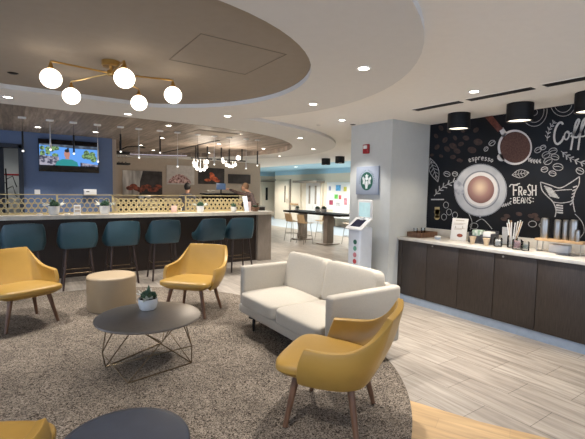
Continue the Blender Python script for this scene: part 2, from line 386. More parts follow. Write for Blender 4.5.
# rug and wood inlay
tag((lambda mb: (mb.poly([(.64+2.52*math.cos(a), 3.70+(2.52 if math.sin(a) < 0 else 3.25)*math.sin(a), .0005) for a in [2*PI*k/160 for k in range(160)]], (0,0,.0075)), mb)[1])(MB()).build('round_rug', 'carpet'), 'large round mottled grey brown rug under the lounge seating', 'rug')
a = [(2.464,1.968),(2.652,1.501),(2.857,1.137),(3.25,.2),(3.25,YB),(-1.5,YB),(-1.5,1.9),(.6,2.2)]
struct('floor_oak_inlay', MB().poly([(x,y,.0005) for x,y in a], (0,0,.002)), 'oakfloor')
# access panel, slots in the ceiling
z = HC-.0045
mb = MB()
for x0,x1,y0,y1 in ((1.05,1.74,2.655,2.662),(1.05,1.74,3.328,3.335),(1.05,1.057,2.655,3.335),(1.733,1.74,2.655,3.335)): mb.box(x0,x1,y0,y1,z-.002,z)
tag(mb.build('access_panel', mat('panel_gap', (.20,.165,.13), .9)), 'square flush access panel outline in the taupe ceiling disc', 'ceiling panel')
for i,(y0,y1,t) in enumerate(((2.80,3.43,'farthest'),(2.02,2.70,'middle'),(1.20,1.91,'nearest'))):
    e = empty('slot_diffuser', (4.20,(y0+y1)/2,HC), 0, f'long black ceiling slot diffuser, {t} of the three beside the coffee mural', 'air vent', 'slot diffusers over the coffee counter')
    h = (y1-y0)/2
    MB().box(-.06,.06,-h,h,-.007,-.0005).build('slot', 'black', e)
    MB().box(-.07,-.06,-h-.01,h+.01,-.005,-.0005).box(.06,.07,-h-.01,h+.01,-.005,-.0005).build('frame', 'ceil', e)
tag(MB().box(3.78,3.84,8.55,12.7,HW-.012,HW-.001).build('slot_diffuser', 'black'), 'thin black slot diffuser crossing the wood bar ceiling', 'air vent')
tag(MB().box(2.85,3.75,7.30,8.0,HW-.01,HW-.001,.003).build('ceiling_panel', 'wallb'), 'plain beige panel set in the wood ceiling over the bar', 'ceiling panel')

# ---------------------------------------------------------------- lights
def spot(loc, w, ang=110, col=(1,.93,.84), blend=.5, size=.04, parent=None):
    l = bpy.data.lights.new('downlight_lamp', 'SPOT'); l.energy = w; l.spot_size = R(ang); l.spot_blend = blend; l.color = col; l.shadow_soft_size = size
    o = bpy.data.objects.new('downlight_lamp', l); COL.objects.link(o); o.location = loc
    if parent: o.parent = parent
    return o
dl = None
DL = [
 (-.04,5.62,HR,'left end of the white ring, above the yellow chair',70),(1.28,5.83,HR,'white ring between seating circle and bar pendants',70),
 (2.84,3.77,HR,'white ring beside the taupe disc, near its right tip',60),(2.34,2.44,HR,'white ring nearest the camera, right of the taupe disc',60),(2.40,5.10,HR,'white ring where it meets the bar ceiling',60),
 (4.47,6.32,HR,'bar ring above the corner near the pub table',50),(5.87,7.75,HR,'bar ring, right of the wood ceiling tip',40),(6.36,9.99,HR,'far side of the bar ring, towards the hallway',40),
 (3.90,2.45,HC,'main ceiling beside the black slot diffusers',75),(3.98,4.57,HC,'main ceiling in front of the grey column',70),
 (.38,9.0,HW,'wood ceiling, leftmost, before the blue wall',45),(1.36,9.0,HW,'wood ceiling above the right side of the television',45),(2.25,7.18,HW,'wood ceiling in front of the pendants, left of the beige panel',45),
 (3.71,7.32,HW,'wood ceiling before the pendants, right of the beige panel',45),(5.50,9.45,HW,'wood ceiling near its right tip',40),(4.13,9.26,HW,'wood ceiling behind the last pendants',40),
 (2.70,10.9,HW,'wood ceiling deep behind the bar by the black rack',35),(2.69,9.05,HW,'wood ceiling behind the middle pendants',40),
 (3.35,12.1,HW,'wood ceiling before the pale grey print',150),(4.9,11.7,HW,'wood ceiling before the lobster print',140),
 (9.0,10.2,HC,'main ceiling in front of the hallway, by the pub table',50),(-1.25,3.3,HR,'white ring at the far left, unseen, added for light',55),(.2,1.45,HR,'white ring overhead near the camera, unseen, added for light',40)]  # last two ring downlights are out of view, added for their light
for x,y,z,t,w in DL:
    if dl is None:
        dl = empty('ceiling_light', (x,y,z-.001), 0, 'x', 'ceiling light', 'recessed downlights')
        MB().lathe([(.042,-.003),(.052,-.006),(.062,-.004),(.065,0),(.042,0)], close=False).build('trim_ring', 'white', dl)
        MB().lathe([(0,-.002),(.043,-.002),(.043,0),(0,0)]).build('lens', 'lens', dl)
        o = dl
    else: o = dup(dl, (x,y,z-.001), 0, 'x')
    o['label'] = 'recessed downlight in the '+t
    DLW = w
    spot((x,y,z-.03), w*(.7 if (x,y)==(3.98,4.57) else 1.9), 88, (1,.95,.89))
for i,(x,y) in enumerate(((10.4,15.0),(10.4,18.5),(11.2,12.0),(10.3,9.0))):
    e = empty('ceiling_light', (x,y,HC+.018), 0, 'round bright downlight in the pale blue hallway ceiling, '+('by the double doors','farthest down the hall','before the notice board','behind the grey column')[i], 'ceiling light', 'hallway downlights')
    MB().lathe([(.07,-.006),(.10,-.008),(.12,0),(.07,0)], close=False).build('trim_ring', 'white', e)
    MB().lathe([(0,-.004),(.08,-.004),(.08,0),(0,0)]).build('lens', 'hled', e)
    spot((x,y,HC-.02), 270, 150, (1,.94,.84), .6, .1)

# world daylight, through the unseen glazed sides
w = bpy.data.worlds.new('daylight'); SC.world = w; w.use_nodes = True
bg = w.node_tree.nodes['Background']; bg.inputs[0].default_value = (.62,.76,1,1); bg.inputs[1].default_value = 2.0

# brass chandelier
GL = [(.251,3.688),(.45,4.28),(.71,3.332),(1.026,4.195),(1.185,3.649)]
ch = empty('chandelier', (.68,3.68,HC-.005), 0, 'brass five armed ceiling chandelier with opal glass globes over the coffee table', 'chandelier')
MB().lathe([(0,0),(.072,0),(.072,-.035),(.066,-.042),(0,-.042)]).build('canopy', 'gold', ch)
MB().cyl((0,0,-.04),(0,0,-.10),.012).lathe([(0,-.075),(.03,-.075),(.034,-.09),(.03,-.115),(0,-.118)]).build('hub', 'gold', ch)
for gx,gy in GL:
    dx, dy = gx-.68, gy-3.68
    a = MB(); a.tube([(0,0,-.095),(dx*.97,dy*.97,-.075),(dx,dy,-.078),(dx,dy,-.115)], .0075, 8)
    ao = a.build('arm', 'gold', ch)
    MB().lathe([(0,0),(.010,0),(.018,-.03),(.026,-.045),(0,-.045)], (dx,dy,-.088)).build('socket', 'gold', ao)
    MB().sph((dx,dy,-.205), .076, 24, (1,1,.97)).build('globe', 'glob', ao)

# drum lights by the mural
dr = None
for i,(y,t) in enumerate(((3.26,'over the left end of the coffee mural'),(2.50,'over the portafilter picture in the mural'),(1.80,'at the right edge over the Coffee lettering'))):
    if dr is None:
        dr = empty('drum_ceiling_light', (4.83,y-.03,HC), 0, 'x', 'ceiling light', 'black drum lights over the coffee counter')
        MB().lathe([(.128,-.20),(.138,-.20),(.14,-.195),(.14,-.001),(0,-.001),(0,-.01),(.128,-.01)], close=False).build('drum_shade', 'black', dr)
        MB().lathe([(0,-.185),(.128,-.185),(.128,-.17),(0,-.17)]).build('lens', 'lensd', dr); o = dr
    else: o = dup(dr, (4.83,y-.05,HC), 0, 'x')
    o['label'] = 'black drum ceiling light '+t
    spot((4.80,y,HC-.21), 28, 115, (1,.87,.68), .6, .08)
for i,(x,y,t) in enumerate(((8.35,9.75,'left one'),(8.0,8.75,'right one'))):
    p = at((326,340)[i], (158.5,156.5)[i], HC)
    o = dup(dr, (p.x,p.y,HC), 0, f'small distant black drum ceiling light over the pub table, the {t}', 'drum lights over the pub table')

# ---------------------------------------------------------------- yellow chairs
TOPC = [(.335,.09,.585),(.352,.0,.587),(.352,-.11,.594),(.338,-.22,.618),(.315,-.32,.685),(.288,-.385,.765),(.262,-.42,.822)]
BOTC = [(.285,.15,.335),(.295,.06,.335),(.292,-.03,.335),(.275,-.12,.335),(.25,-.17,.335),(.22,-.21,.335),(.18,-.235,.335)]
TOPB = [(.262,-.42,.822),(.18,-.432,.824),(.09,-.442,.825),(0,-.446,.825)]
BOTB = [(.18,-.235,.335),(.12,-.25,.335),(.06,-.258,.335),(0,-.26,.335)]
def shell_rows(TC, BC, TB, BB, nv=8, bulge=.03):
    top = crom(TC,4)[:-1]+crom(TB,4); bot = crom(BC,4)[:-1]+crom(BB,4)
    half = list(zip(top,bot)); full = half + [(Vector((-a.x,a.y,a.z)),Vector((-b.x,b.y,b.z))) for a,b in half[::-1][1:]]
    rows = []
    for v in range(nv+1):
        t = v/nv; r = []
        for a,b in full:
            p = b.lerp(a,t); s = math.sin(PI*t)*bulge
            n = Vector((b.x, b.y+.02, 0)); n.normalize() if n.length > 0 else None
            r.append(p+n*s)
        rows.append(r)
    return rows
def lounge_chair():
    e = empty('lounge_chair', (0,0,0), 0, 'x', 'chair', 'mustard leather lounge chairs')
    o = MB().grid(shell_rows(TOPC,BOTC,TOPB,BOTB)).build('backrest', 'yellow', e, smooth=60); solidify(o, .042, 0, .014)
    # seat: soft block, wider and lower at the front
    b = bmesh.new(); bmesh.ops.create_cube(b, size=2); bmesh.ops.subdivide_edges(b, edges=b.edges[:], cuts=13, use_grid_fill=True)
    for v in b.verts:
        p = v.co; L = (abs(p.x)**7+abs(p.y)**7+abs(p.z)**2.6)**(1/7) if False else (abs(p.x)**6+abs(p.y)**6+abs(p.z)**6)**(1/6)
        q = p/L; t = (q.y+1)/2
        w = .235+.11*t**.7; 
        zc = .385+.012*t; hz = .062
        pinch = 1-.20*(max(0,-q.z))*(1 if q.z < 0 else 0)
        x = q.x*w*pinch; y = (-.235+ t*.585); y = y if q.z >= 0 else y-.07*(-q.z)*t
        y += -.03*abs(q.x)**3*t
        z = zc+q.z*hz + (.015*(1-q.x*q.x)*(1-q.y*q.y) if q.z > 0 else 0)
        v.co = Vector((x,y,z))
    mb = MB(); mb.merge(b); mb.build('seat', 'yellow', e, smooth=60)
    for sx in (-1,1):
        for sy in (-1,1):
            MB().cyl((sx*.20, .01+sy*.185, .34), (sx*.275, .0+sy*.245, 0), .026, .017, 14).build('leg', 'walnut', e)
    return e
def facing(fx, fy): return math.atan2(-fx, fy)
c1 = lounge_chair(); c1.location = (.03,5.555,.015); c1.rotation_euler = (0,0,facing(.40,-.92)); c1['label'] = 'mustard yellow leather lounge chair at the left edge, in front of the bar stools'
dup(c1, (1.87,4.97,.015), facing(-.74,-.67), 'mustard yellow lounge chair behind the coffee table, between the pouf and the cream sofa')
dup(c1, (1.82,2.125,.015), facing(-.56,.83), 'mustard yellow lounge chair seen from behind at the near end of the cream sofa')
dup(c1, (-.275,2.06,.015), facing(.45,.89), 'mustard yellow lounge chair cut off at the bottom left corner, beside the slate pouf')

# ---------------------------------------------------------------- sofa (faces -X)
sf = empty('loveseat_sofa', (2.15,2.54,0.010), 0, 'cream two seat sofa with slim arms and black metal feet in the middle', 'sofa')
D, W = .84, 1.68
MB().box(-.02,D-.02,.02,W-.02,.165,.265,.02,3).build('base_frame', 'sofa', sf)
for y in (0, W-.10): MB().box(-.0,D+.02,y,y+.10,.165,.705,.03,4).build('armrest', 'sofa', sf)
MB().box(D-.10,D-.0,.10,W-.10,.24,.715,.03,3).build('back_frame', 'sofa', sf)
hw = (W-.2)/2
for k in (0,1):
    MB().cushion((.31,.10+hw*(k+.5),.345), (.76,hw+.012,.17), 7, 14, crown=.22).build('seat_cushion', 'sofa', sf, 80)
    MB().cushion((D-.19,.10+hw*(k+.5),.615), (.17,hw+.004,.46), 8, 14, Matrix.Rotation(R(11),4,'Y'), crown=.0).build('back_cushion', 'sofa', sf, 80)
for x,y in ((.05,.30),(.05,W-.30),(D-.10,.30),(D-.10,W-.30)):
    sg = -1 if x < .3 else 1
    MB().tube([(x-sg*.10,y,.152),(x,y,.150),(x+sg*.02,y,.13),(x+sg*.022,y,.07),(x+sg*.024,y,.002)],[.012,.016,.018,.015,.012],10).box(x-.07,x+.05,y-.03,y+.03,.152,.168).build('leg', 'black', sf)

# ---------------------------------------------------------------- coffee table
ct = empty('coffee_table', (.99,3.77,.008), 0, 'round dark stone coffee table on a bronze wire base', 'coffee table')
MB().lathe([(0,.395),(.445,.395),(.462,.402),(.466,.410),(.462,.418),(.450,.421),(0,.421)], n=64).build('tabletop', 'tabletop', ct)
cc = Vector((.99,3.77,0))
T = [at(113,332,.40),at(129,334.4,.40),at(143.8,333.3,.40),at(173.4,328.7,.40),at(183.6,325.3,.40)]
T = [Vector((q.x,q.y,.394))-cc for q in T]
for q in T:
    L = math.hypot(q.x,q.y)
    if L > .42: q.x *= .42/L; q.y *= .42/L
G0 = Vector((-.275,-.39,.006)); G1 = Vector((-.37,.03,.006)); G2 = Vector((.30,-.29,.006)); G3 = Vector((.22,.34,.006))
M1 = Vector((-.40,-.0,.15)); M2 = Vector((.305,-.285,.16)); M3 = Vector((.26,.37,.16))
T6 = Vector((.10,.40,.394)); T7 = Vector((.36,.15,.394)); T8 = Vector((-.30,.27,.394))
mb = MB()
for a,b in ((T[0],M1),(T[1],G1),(T[2],G2),(T[3],G0),(T[4],M2),(M1,G1),(M1,G0),(M2,G2),(M2,G1),(G0,G2),(T6,M3),(T7,G3),(M3,G3),(M3,G2),(G3,G1),(T8,M1),(T8,G3),(T7,M2)):
    mb.cyl(a,b,.0048,None,8)
mb.build('wire_base', 'bronze', ct)

# ---------------------------------------------------------------- plants
def leaf(mb, base, d, L, w, th=.35):
    d = Vector(d).normalized(); side = d.cross(Vector((0,0,1)))
    if side.length < .05: side = Vector((1,0,0))
    side.normalize(); up = side.cross(d)
    m = Matrix((( side.x, d.x, up.x, 0),(side.y, d.y, up.y, 0),(side.z, d.z, up.z, 0),(0,0,0,1)))
    b = bmesh.new(); bmesh.ops.create_uvsphere(b, u_segments=8, v_segments=6, radius=1)
    for v in b.verts:
        y = v.co.y; taper = (1-.55*max(0,y)) 
        v.co = Vector((v.co.x*w*taper, (y+1)*L/2, v.co.z*w*th*taper + .12*L*((y+1)/2)**2))
    bmesh.ops.transform(b, matrix=m, verts=b.verts); bmesh.ops.translate(b, verts=b.verts, vec=Vector(base)); mb.merge(b)
def potted(name, loc, s, label, group=None, seed=1, pale=True, tall=1.0):
    rnd = random.Random(seed)
    e = empty(name, loc, rnd.random()*6, label, 'potted plant', group)
    MB().lathe([(0,0),(.055*s,0),(.068*s,.012*s),(.078*s,.05*s),(.080*s,.095*s),(.074*s,.095*s),(.072*s,.085*s),(0,.085*s)], n=24).build('pot', 'ceram', e)
    MB().lathe([(0,.084*s),(.071*s,.084*s),(.05*s,.092*s),(0,.094*s)], n=16).build('soil', 'soil', e)
    mb = MB()
    for cx,cy,cz,q in ((0,0,.10,1.0),(.035,.02,.095,.8),(-.04,.01,.095,.85),(.0,-.04,.095,.75)):
        for k in range(14):
            a = k*2.4; el = .15+1.25*(k/14)
            leaf(mb, (cx*s,cy*s,cz*s), (math.cos(a)*math.cos(el),math.sin(a)*math.cos(el),math.sin(el)+.1), (.055+.02*rnd.random())*s*q*tall, .030*s*q)
    for k in range(1):
        a = rnd.random()*6.28
        leaf(mb, (.03*s*math.cos(a),.03*s*math.sin(a),.10*s), (math.cos(a)*.5,math.sin(a)*.5,1), .10*s*tall, .014*s)
    mb.build('foliage', 'green', e)
    if pale:
        mb = MB()
        for a0 in (0, PI):
            for k in range(9):
                a = a0+rnd.uniform(-.5,.5); leaf(mb, (.07*s*math.cos(a),.07*s*math.sin(a),.108*s), (math.cos(a),math.sin(a),rnd.uniform(-.15,.4)), rnd.uniform(.06,.115)*s, .012*s)
        mb.build('trailing_leaves', 'pale', e)
    return e
pp = at(148,309,.43)
potted('potted_succulent', (pp.x,pp.y,.429), 1.15, 'dark green succulent in a round white pot on the coffee table', seed=3)

# ---------------------------------------------------------------- poufs
def pouf(x,y,r,h,m,label):
    e = empty('pouf', (x,y,.008), 0, label, 'pouf')
    MB().lathe([(0,0),(r-.02,0),(r-.005,.015),(r,.03),(r,h-.03)],n=64,close=False).build('side', m, e, 60)
    MB().lathe([(r,h-.032),(r+.002,h-.022),(r-.008,h-.006),(r-.04,h),(0,h+.004)],n=64,close=False).build('top', m, e, 60)
    MB().tube([(r*math.cos(2*PI*k/64),r*math.sin(2*PI*k/64),h-.031) for k in range(64)], .004, 6, True).build('piping', m, e, 60)
pouf(1.02,5.70,.30,.45,'beigel','round beige leather pouf between the two rear yellow chairs')
pouf(.385,1.90,.29,.44,'slate','round slate blue leather pouf at the bottom edge, nearest the camera')

# ---------------------------------------------------------------- bar
bc = empty('bar_counter', (0,8.2,0), 0, 'long dark fronted bar with a cream stone top along the stools', 'bar')
XA, XE = -3.6, 4.93
MB().poly([(XA,-.44,1.055),(4.62,-.44,1.055),(4.80,-.38,1.055),(XE,-.22,1.055),(XE,.05,1.055),(XA,.05,1.055)], (0,0,.065)).build('countertop', 'barq', bc)
MB().box(XA,4.50,-.16,-.10,0,1.055).build('front_panel', 'barfront', bc)
MB().box(4.50,4.85,-.26,.0,0,1.055,.004).build('end_panel', 'endp', bc)
MB().box(XA,4.5,-.10,.55,.86,.90).build('work_counter', 'steel', bc)
MB().box(XA,4.5,.48,.52,0,.86).build('rear_panel', 'barfront', bc)
# gold fretwork screens
def fret(x0, x1, wd, label):
    e = empty('fretwork_screen', ((x0+x1)/2,8.15,1.12), 0, label, 'decorative screen', 'gold fretwork screens on the bar')
    h = (x1-x0)/2; Z0, Z1 = .015, .345
    MB().box(-h,h,-.010,.010,Z1-.014,Z1).box(-h,h,-.010,.010,Z0-.015,Z0+.012).box(-h,-h+.014,-.01,.01,Z0,Z1).box(h-.014,h,-.01,.01,Z0,Z1).build('frame', 'goldp', e)
    mb = MB(); bm = mb.bm; r = .052; px = r*1.80; py = r*1.60
    row = 0; z = Z0+.052
    while z < Z1-.03:
        x = -h+.05+(px/2 if row % 2 else 0)
        while x < h-.04:
            for q in (1,):
                n = 8; V = []
                for rr, yy in ((r,-.005),(r-wd,-.005),(r-wd,.005),(r,.005)):
                    V.append([bm.verts.new((x+rr*math.cos(2*PI*k/n+PI/8), yy, z+rr*math.sin(2*PI*k/n+PI/8))) for k in range(n)])
                for a,b in ((0,1),(1,2),(2,3),(3,0)):
                    for k in range(n): bm.faces.new((V[a][k],V[a][(k+1)%n],V[b][(k+1)%n],V[b][k]))
            x += px
        row += 1; z += py
    mb.build('lattice', 'goldp', e)
fret(-2.6,-.95,.016,'gold fretwork screen section at the far left end of the bar')
fret(-.95,.60,.014,'thin gold fretwork screen section before the navy doorway')
fret(.60,1.50,.010,'fine open gold fretwork screen before the blue wall below the television')
fret(1.50,2.90,.026,'dense gold fretwork screen section before the steel picture')
fret(2.90,4.25,.026,'dense gold fretwork screen section before the espresso machine')

def bar_stool():
    e = empty('bar_stool', (0,0,0), 0, 'x', 'bar stool', 'teal bar stools along the bar')
    TC = [(.245,.17,.775),(.262,.08,.785),(.268,-.02,.82),(.262,-.11,.90),(.245,-.18,.99),(.222,-.215,1.045)]
    BC = [(.225,.18,.655),(.235,.09,.655),(.24,0,.655),(.235,-.09,.655),(.215,-.16,.655),(.18,-.19,.655)]
    TB = [(.222,-.215,1.045),(.15,-.235,1.055),(.07,-.245,1.06),(0,-.247,1.06)]
    BB = [(.18,-.19,.655),(.12,-.205,.655),(.06,-.21,.655),(0,-.212,.655)]
    o = MB().grid(shell_rows(TC,BC,TB,BB,6,.018)).build('backrest', 'teal', e, 60); solidify(o,.035,0,.012)
    MB().cushion((0,0,.70),(.46,.42,.10),5,10,crown=.15).build('seat', 'teal', e, 80)
    MB().box(-.19,.19,-.17,.17,.635,.66,.008).build('seat_frame', 'dwood', e)
    F4 = {}
    for sx in (-1,1):
        for sy in (-1,1):
            a = Vector((sx*.165,sy*.14,.65)); b = Vector((sx*.225,sy*.215,0)); F4[sx,sy] = (a,b)
            MB().cyl(a,b,.020,.015,12).build('leg', 'dwood', e)
    def pt(k,z): a,b = F4[k]; return a.lerp(b,(.65-z)/.65)
    MB().cyl(pt((-1,-1),.26),pt((1,-1),.26),.008).cyl(pt((-1,1),.26),pt((1,1),.26),.008).cyl(pt((-1,-1),.30),pt((-1,1),.30),.008).cyl(pt((1,-1),.30),pt((1,1),.30),.008).build('footrest', 'bronze', e)
    return e
SX = [.08,.80,1.45,2.15,3.02,3.63]
st = bar_stool()
SL = ['behind the left yellow chair','behind the beige pouf, left side','directly behind the beige pouf and coffee table','behind the middle yellow chair, on its left','behind the middle yellow chair, on its right','next to the end panel of the bar']
for i,x in enumerate(SX):
    o = st if i == 0 else dup(st, (0,0,0), 0, 'x')
    o.location = (x,7.22,0); o.rotation_euler = (0,0,R((2,-2,1,-3,3,-2)[i])); o['label'] = f'teal bar stool {SL[i]}, {ORD[i]} from the left'

# things on the bar
BY = 7.98
for i,(x,t) in enumerate(((.535,'leftmost on the bar, before the blue wall'),(1.33,'on the bar below the right edge of the television wall'),(3.14,'on the bar before the grey shirted barista'),(3.90,'on the bar beside the white menu sleeve'))):
    potted('potted_succulent', (x,BY-.02,1.12), (1.35,1.35,1.2,1.0)[i], 'small white potted succulent '+t, 'potted plants on the bar', seed=10+i, pale=i != 3).scale = (.8,.8,1.15)
e = empty('menu_stand', (.89,BY,1.12), R(-8), 'small clear standing menu card between the first two plants on the bar', 'menu stand')
MB().box(-.06,.06,-.03,.03,0,.008,.003).build('base', 'white', e)
MB().box(-.055,.055,-.004,.004,.008,.165,.002).build('card', 'white', e)
MB().box(-.04,.04,-.006,-.0042,.10,.14).box(-.04,.04,-.006,-.0042,.04,.08).build('printing', 'wallb', e)
e = empty('menu_stand', (2.60,BY,1.12), R(-5), 'small pink printed card before the dense gold screen, mid bar', 'menu stand')
MB().box(-.05,.05,-.03,.03,0,.008,.003).build('base', 'oak', e)
MB().box(-.055,.055,-.004,.004,.008,.14,.002).build('card', mat('pink_card', (.62,.42,.36), .6), e)
MB().lathe([(0,0),(.012,0),(.02,.005),(.02,.007),(0,.007)],(0,-.0045,.07),16,Matrix.Identity(4)).build('emblem', 'beigel', e) if False else None
e = empty('menu_sleeve', (4.22,BY-.03,1.12), R(-14), 'tall white menu sleeve leaning back near the right end of the bar', 'menu sleeve')
MB().box(-.05,.05,-.005,.005,0,.34,.003,2,Matrix.Rotation(R(-9),4,'X')@Matrix.Rotation(R(-7),4,'Y')).build('card', mat('pale_blue_card', (.62,.68,.76), .5), e)
MB().box(-.05,.05,.0,.07,0,.01,.003).build('foot', 'white', e)
e = empty('potted_plant', (4.43,BY-.02,1.12), 0, 'low dark bowl of greenery at the right end of the bar', 'potted plant')
MB().lathe([(0,0),(.06,0),(.09,.05),(.10,.09),(.09,.09),(0,.08)],n=20).build('bowl', 'walnut', e)
mb = MB()
for k in range(26): a = k*2.4; leaf(mb,(0,0,.085),(math.cos(a),math.sin(a),.3+.06*(k%7)),.09,.018)
mb.build('foliage', 'green', e)
tag(MB().box(4.33,4.41,8.11,8.15,1.12,1.33,.004).build('card_box', mat('rose_card', (.60,.45,.42), .6)), 'pale pink upright card box behind the greenery bowl on the bar', 'box')
tag(MB().lathe([(0,0),(.03,0),(.045,.015),(.046,.02),(0,.018)],(.33,BY-.02,1.12),20).build('coaster_dish', 'white'), 'tiny white dish left of the first plant on the bar', 'dish')
tag(MB().lathe([(0,0),(.03,0),(.045,.015),(.046,.02),(0,.018)],(.73,BY-.02,1.12),20).build('coaster_dish', 'white'), 'tiny white dish right of the first plant on the bar', 'dish')

# bar pendants
PX = [.121,.502,.845,1.217,1.595,1.913,2.30,2.637,3.05,3.404,3.74,4.14,4.42]
PZ = [2.154,2.202,2.159,2.043,2.243,2.154,2.27,2.021,2.15,2.10,2.12,2.05,2.13]
for i,(x,z) in enumerate(zip(PX,PZ)):
    blk = i % 2 == 0
    e = empty('pendant_light', (x,7.86,HW), 0, f"slim {'black' if blk else 'champagne'} rod pendant over the bar, {ORD[i]} from the left", 'pendant light', 'slim rod pendants over the bar')
    d = z-HW
    MB().box(-.055,.055,-.035,.035,-.028,-.0005,.006).build('canopy', 'white', e)
    MB().cyl((0,0,-.02),(0,0,d+.30),.0022,None,6).build('wire', 'black' if blk else 'alu', e)
    if blk: MB().cyl((0,0,d+.32),(0,0,d+.02),.014,.014,12).build('rod', 'black', e)
    else: MB().tube([(0,0,d+.40),(0,0,d+.3),(0,0,d+.02)],[.004,.007,.014],12).build('rod', 'alu', e)
    MB().sph((0,0,d+.006),.017,10).build('lamp_tip', 'globf', e)
    spot((x,7.86,z-.02), 9, 130, (1,.92,.82), .7, .03)

# television on the blue wall
tv = empty('television', (.98,9.945,2.245), 0, 'wall mounted television showing a person in teal against trees and sky', 'television')
MB().box(-.565,.565,-.07,-.005,-.335,.335,.006).build('casing', 'glossb', tv)
def emi(name, c, s=1.0, c2=None, sc=10):
    m = mat(name, (.01,.01,.01), .3, var=0); nt = m.node_tree; b = nt.nodes['Principled BSDF']; b.inputs['Emission Strength'].default_value = s
    if c2:
        tc = nd(nt,'ShaderNodeTexCoord'); n = nd(nt,'ShaderNodeTexNoise'); n.inputs['Scale'].default_value = sc; nt.links.new(tc.outputs['Object'],n.inputs['Vector'])
        cr = nd(nt,'ShaderNodeValToRGB'); cr.color_ramp.elements[0].position = .42; cr.color_ramp.elements[1].position = .58
        cr.color_ramp.elements[0].color = (*c,1); cr.color_ramp.elements[1].color = (*c2,1); nt.links.new(n.outputs['Fac'],cr.inputs[0]); nt.links.new(cr.outputs[0],b.inputs['Emission Color'])
    else: b.inputs['Emission Color'].default_value = (*c,1)
    return m
y = -.0705
scr = MB().box(-.55,.55,y-.001,y,-.20,.235).build('screen', emi('tv_sky', (.10,.30,.75), .8), tv)
def disc(mb, cx, cz, rx, rz, yy, n=20): mb.poly([(cx+rx*math.cos(2*PI*k/n), yy, cz+rz*math.sin(2*PI*k/n)) for k in range(n)])
mb = MB(); rnd = random.Random(5)
for k in range(22):
    if rnd.random() < .6: cx = rnd.uniform(-.50,-.17); cz = rnd.uniform(.0,.17)
    else: cx = rnd.uniform(.28,.49); cz = rnd.uniform(-.06,.10)
    disc(mb,cx,cz,rnd.uniform(.04,.06),rnd.uniform(.04,.06),y-.0015-k*.00005)
mb.build('picture_trees', emi('tv_trees', (.02,.05,.02), .8, (.22,.38,.14), 26), scr)
mb = MB(); mb.poly([(-.55,y-.0032,-.20),(-.20,y-.0032,-.20),(-.20,y-.0032,-.02),(-.55,y-.0032,.0)])
mb.poly([(.2,y-.0032,-.20),(.55,y-.0032,-.20),(.55,y-.0032,-.16),(.2,y-.0032,-.12)]); mb.build('picture_street', emi('tv_street', (.02,.02,.05), .8, (.35,.33,.40), 18), scr)
mb = MB(); mb.poly([(-.55,y-.0034,.235),(.55,y-.0034,.235),(.55,y-.0034,.17),(.1,y-.0034,.17),(-.55,y-.0034,.21)]); mb.build('picture_awning', emi('tv_awning', (.03,.04,.06), .8, (.10,.13,.17), 8), scr)
mb = MB(); mb.poly([(-.27,y-.0038,-.20),(.16,y-.0038,-.20),(.14,y-.0038,-.12),(.04,y-.0038,-.065),(-.14,y-.0038,-.065),(-.24,y-.0038,-.12)]); mb.build('picture_teal_top', emi('tv_teal', (.01,.22,.22), .8), scr)
mb = MB(); disc(mb,-.05,.045,.055,.085,y-.0042); mb.poly([(-.09,y-.0041,-.06),(0,y-.0041,-.06),(-.02,y-.0041,.0),(-.07,y-.0041,.0)]); mb.build('picture_face', emi('tv_face', (.42,.20,.15), .8), scr)
mb = MB(); disc(mb,-.05,.115,.045,.035,y-.0046); disc(mb,-.03,.155,.02,.02,y-.0046); mb.build('picture_hair', emi('tv_hair', (.01,.01,.01), .5), scr)
tag(MB().box(.33,.43,9.935,9.949,1.43,1.53,.004).build('wall_outlet', 'white'), 'small white wall outlet on the blue wall left of the television', 'outlet')
e = empty('wall_mounted_dispenser', (1.36,9.95,1.49), 0, 'white box dispenser on the blue wall under the television', 'dispenser')
MB().box(-.125,.125,-.11,-.002,-.06,.065,.01).build('casing', 'white', e); MB().box(-.08,-.02,-.112,-.109,.0,.02).build('logo_mark', 'black', e)
# store room behind the doorway
tag(MB().box(-.99,-.17,9.98,10.02,.005,2.35,.005).build('door_leaf', 'navy'), 'dark navy door leaf at the far left edge beside the doorway', 'door')
e = empty('coat_stand', (-.16,11.6,0), 0, 'black branching coat stand in the bright room behind the navy doorway', 'coat stand')
MB().tube([(0,0,.02),(.01,0,1.0),(-.01,0,2.0)],.016,8).build('pole','black',e); MB().lathe([(0,0),(.18,0),(.18,.02),(0,.03)]).build('base','black',e)
for k,(a,z0) in enumerate(((-1,1.75),(1,1.85),(1,1.62),(-1,1.5))): MB().tube([(0,0,z0-.1),(a*.12,0,z0-.02),(a*.17,0,z0-.15-.05*k),(a*.2,0,z0-.28)],.011,8).build('hook','black',e)
struct('trim_8', MB().box(XL,1.8,12.385,12.4,1.86,1.90), 'red')
spot((-.3,11.3,2.6), 16, 150, (1,.97,.92), .6, .1)
tag(MB().box(-.7,.5,11.0,11.6,HW-.03,HW-.002,.004).build('ceiling_light', mat('panel_lens',(.8,.8,.8),.5,emit=(.9,.95,1),estr=1.2,var=0)), 'bright rectangular light panel in the room behind the navy doorway', 'ceiling light')

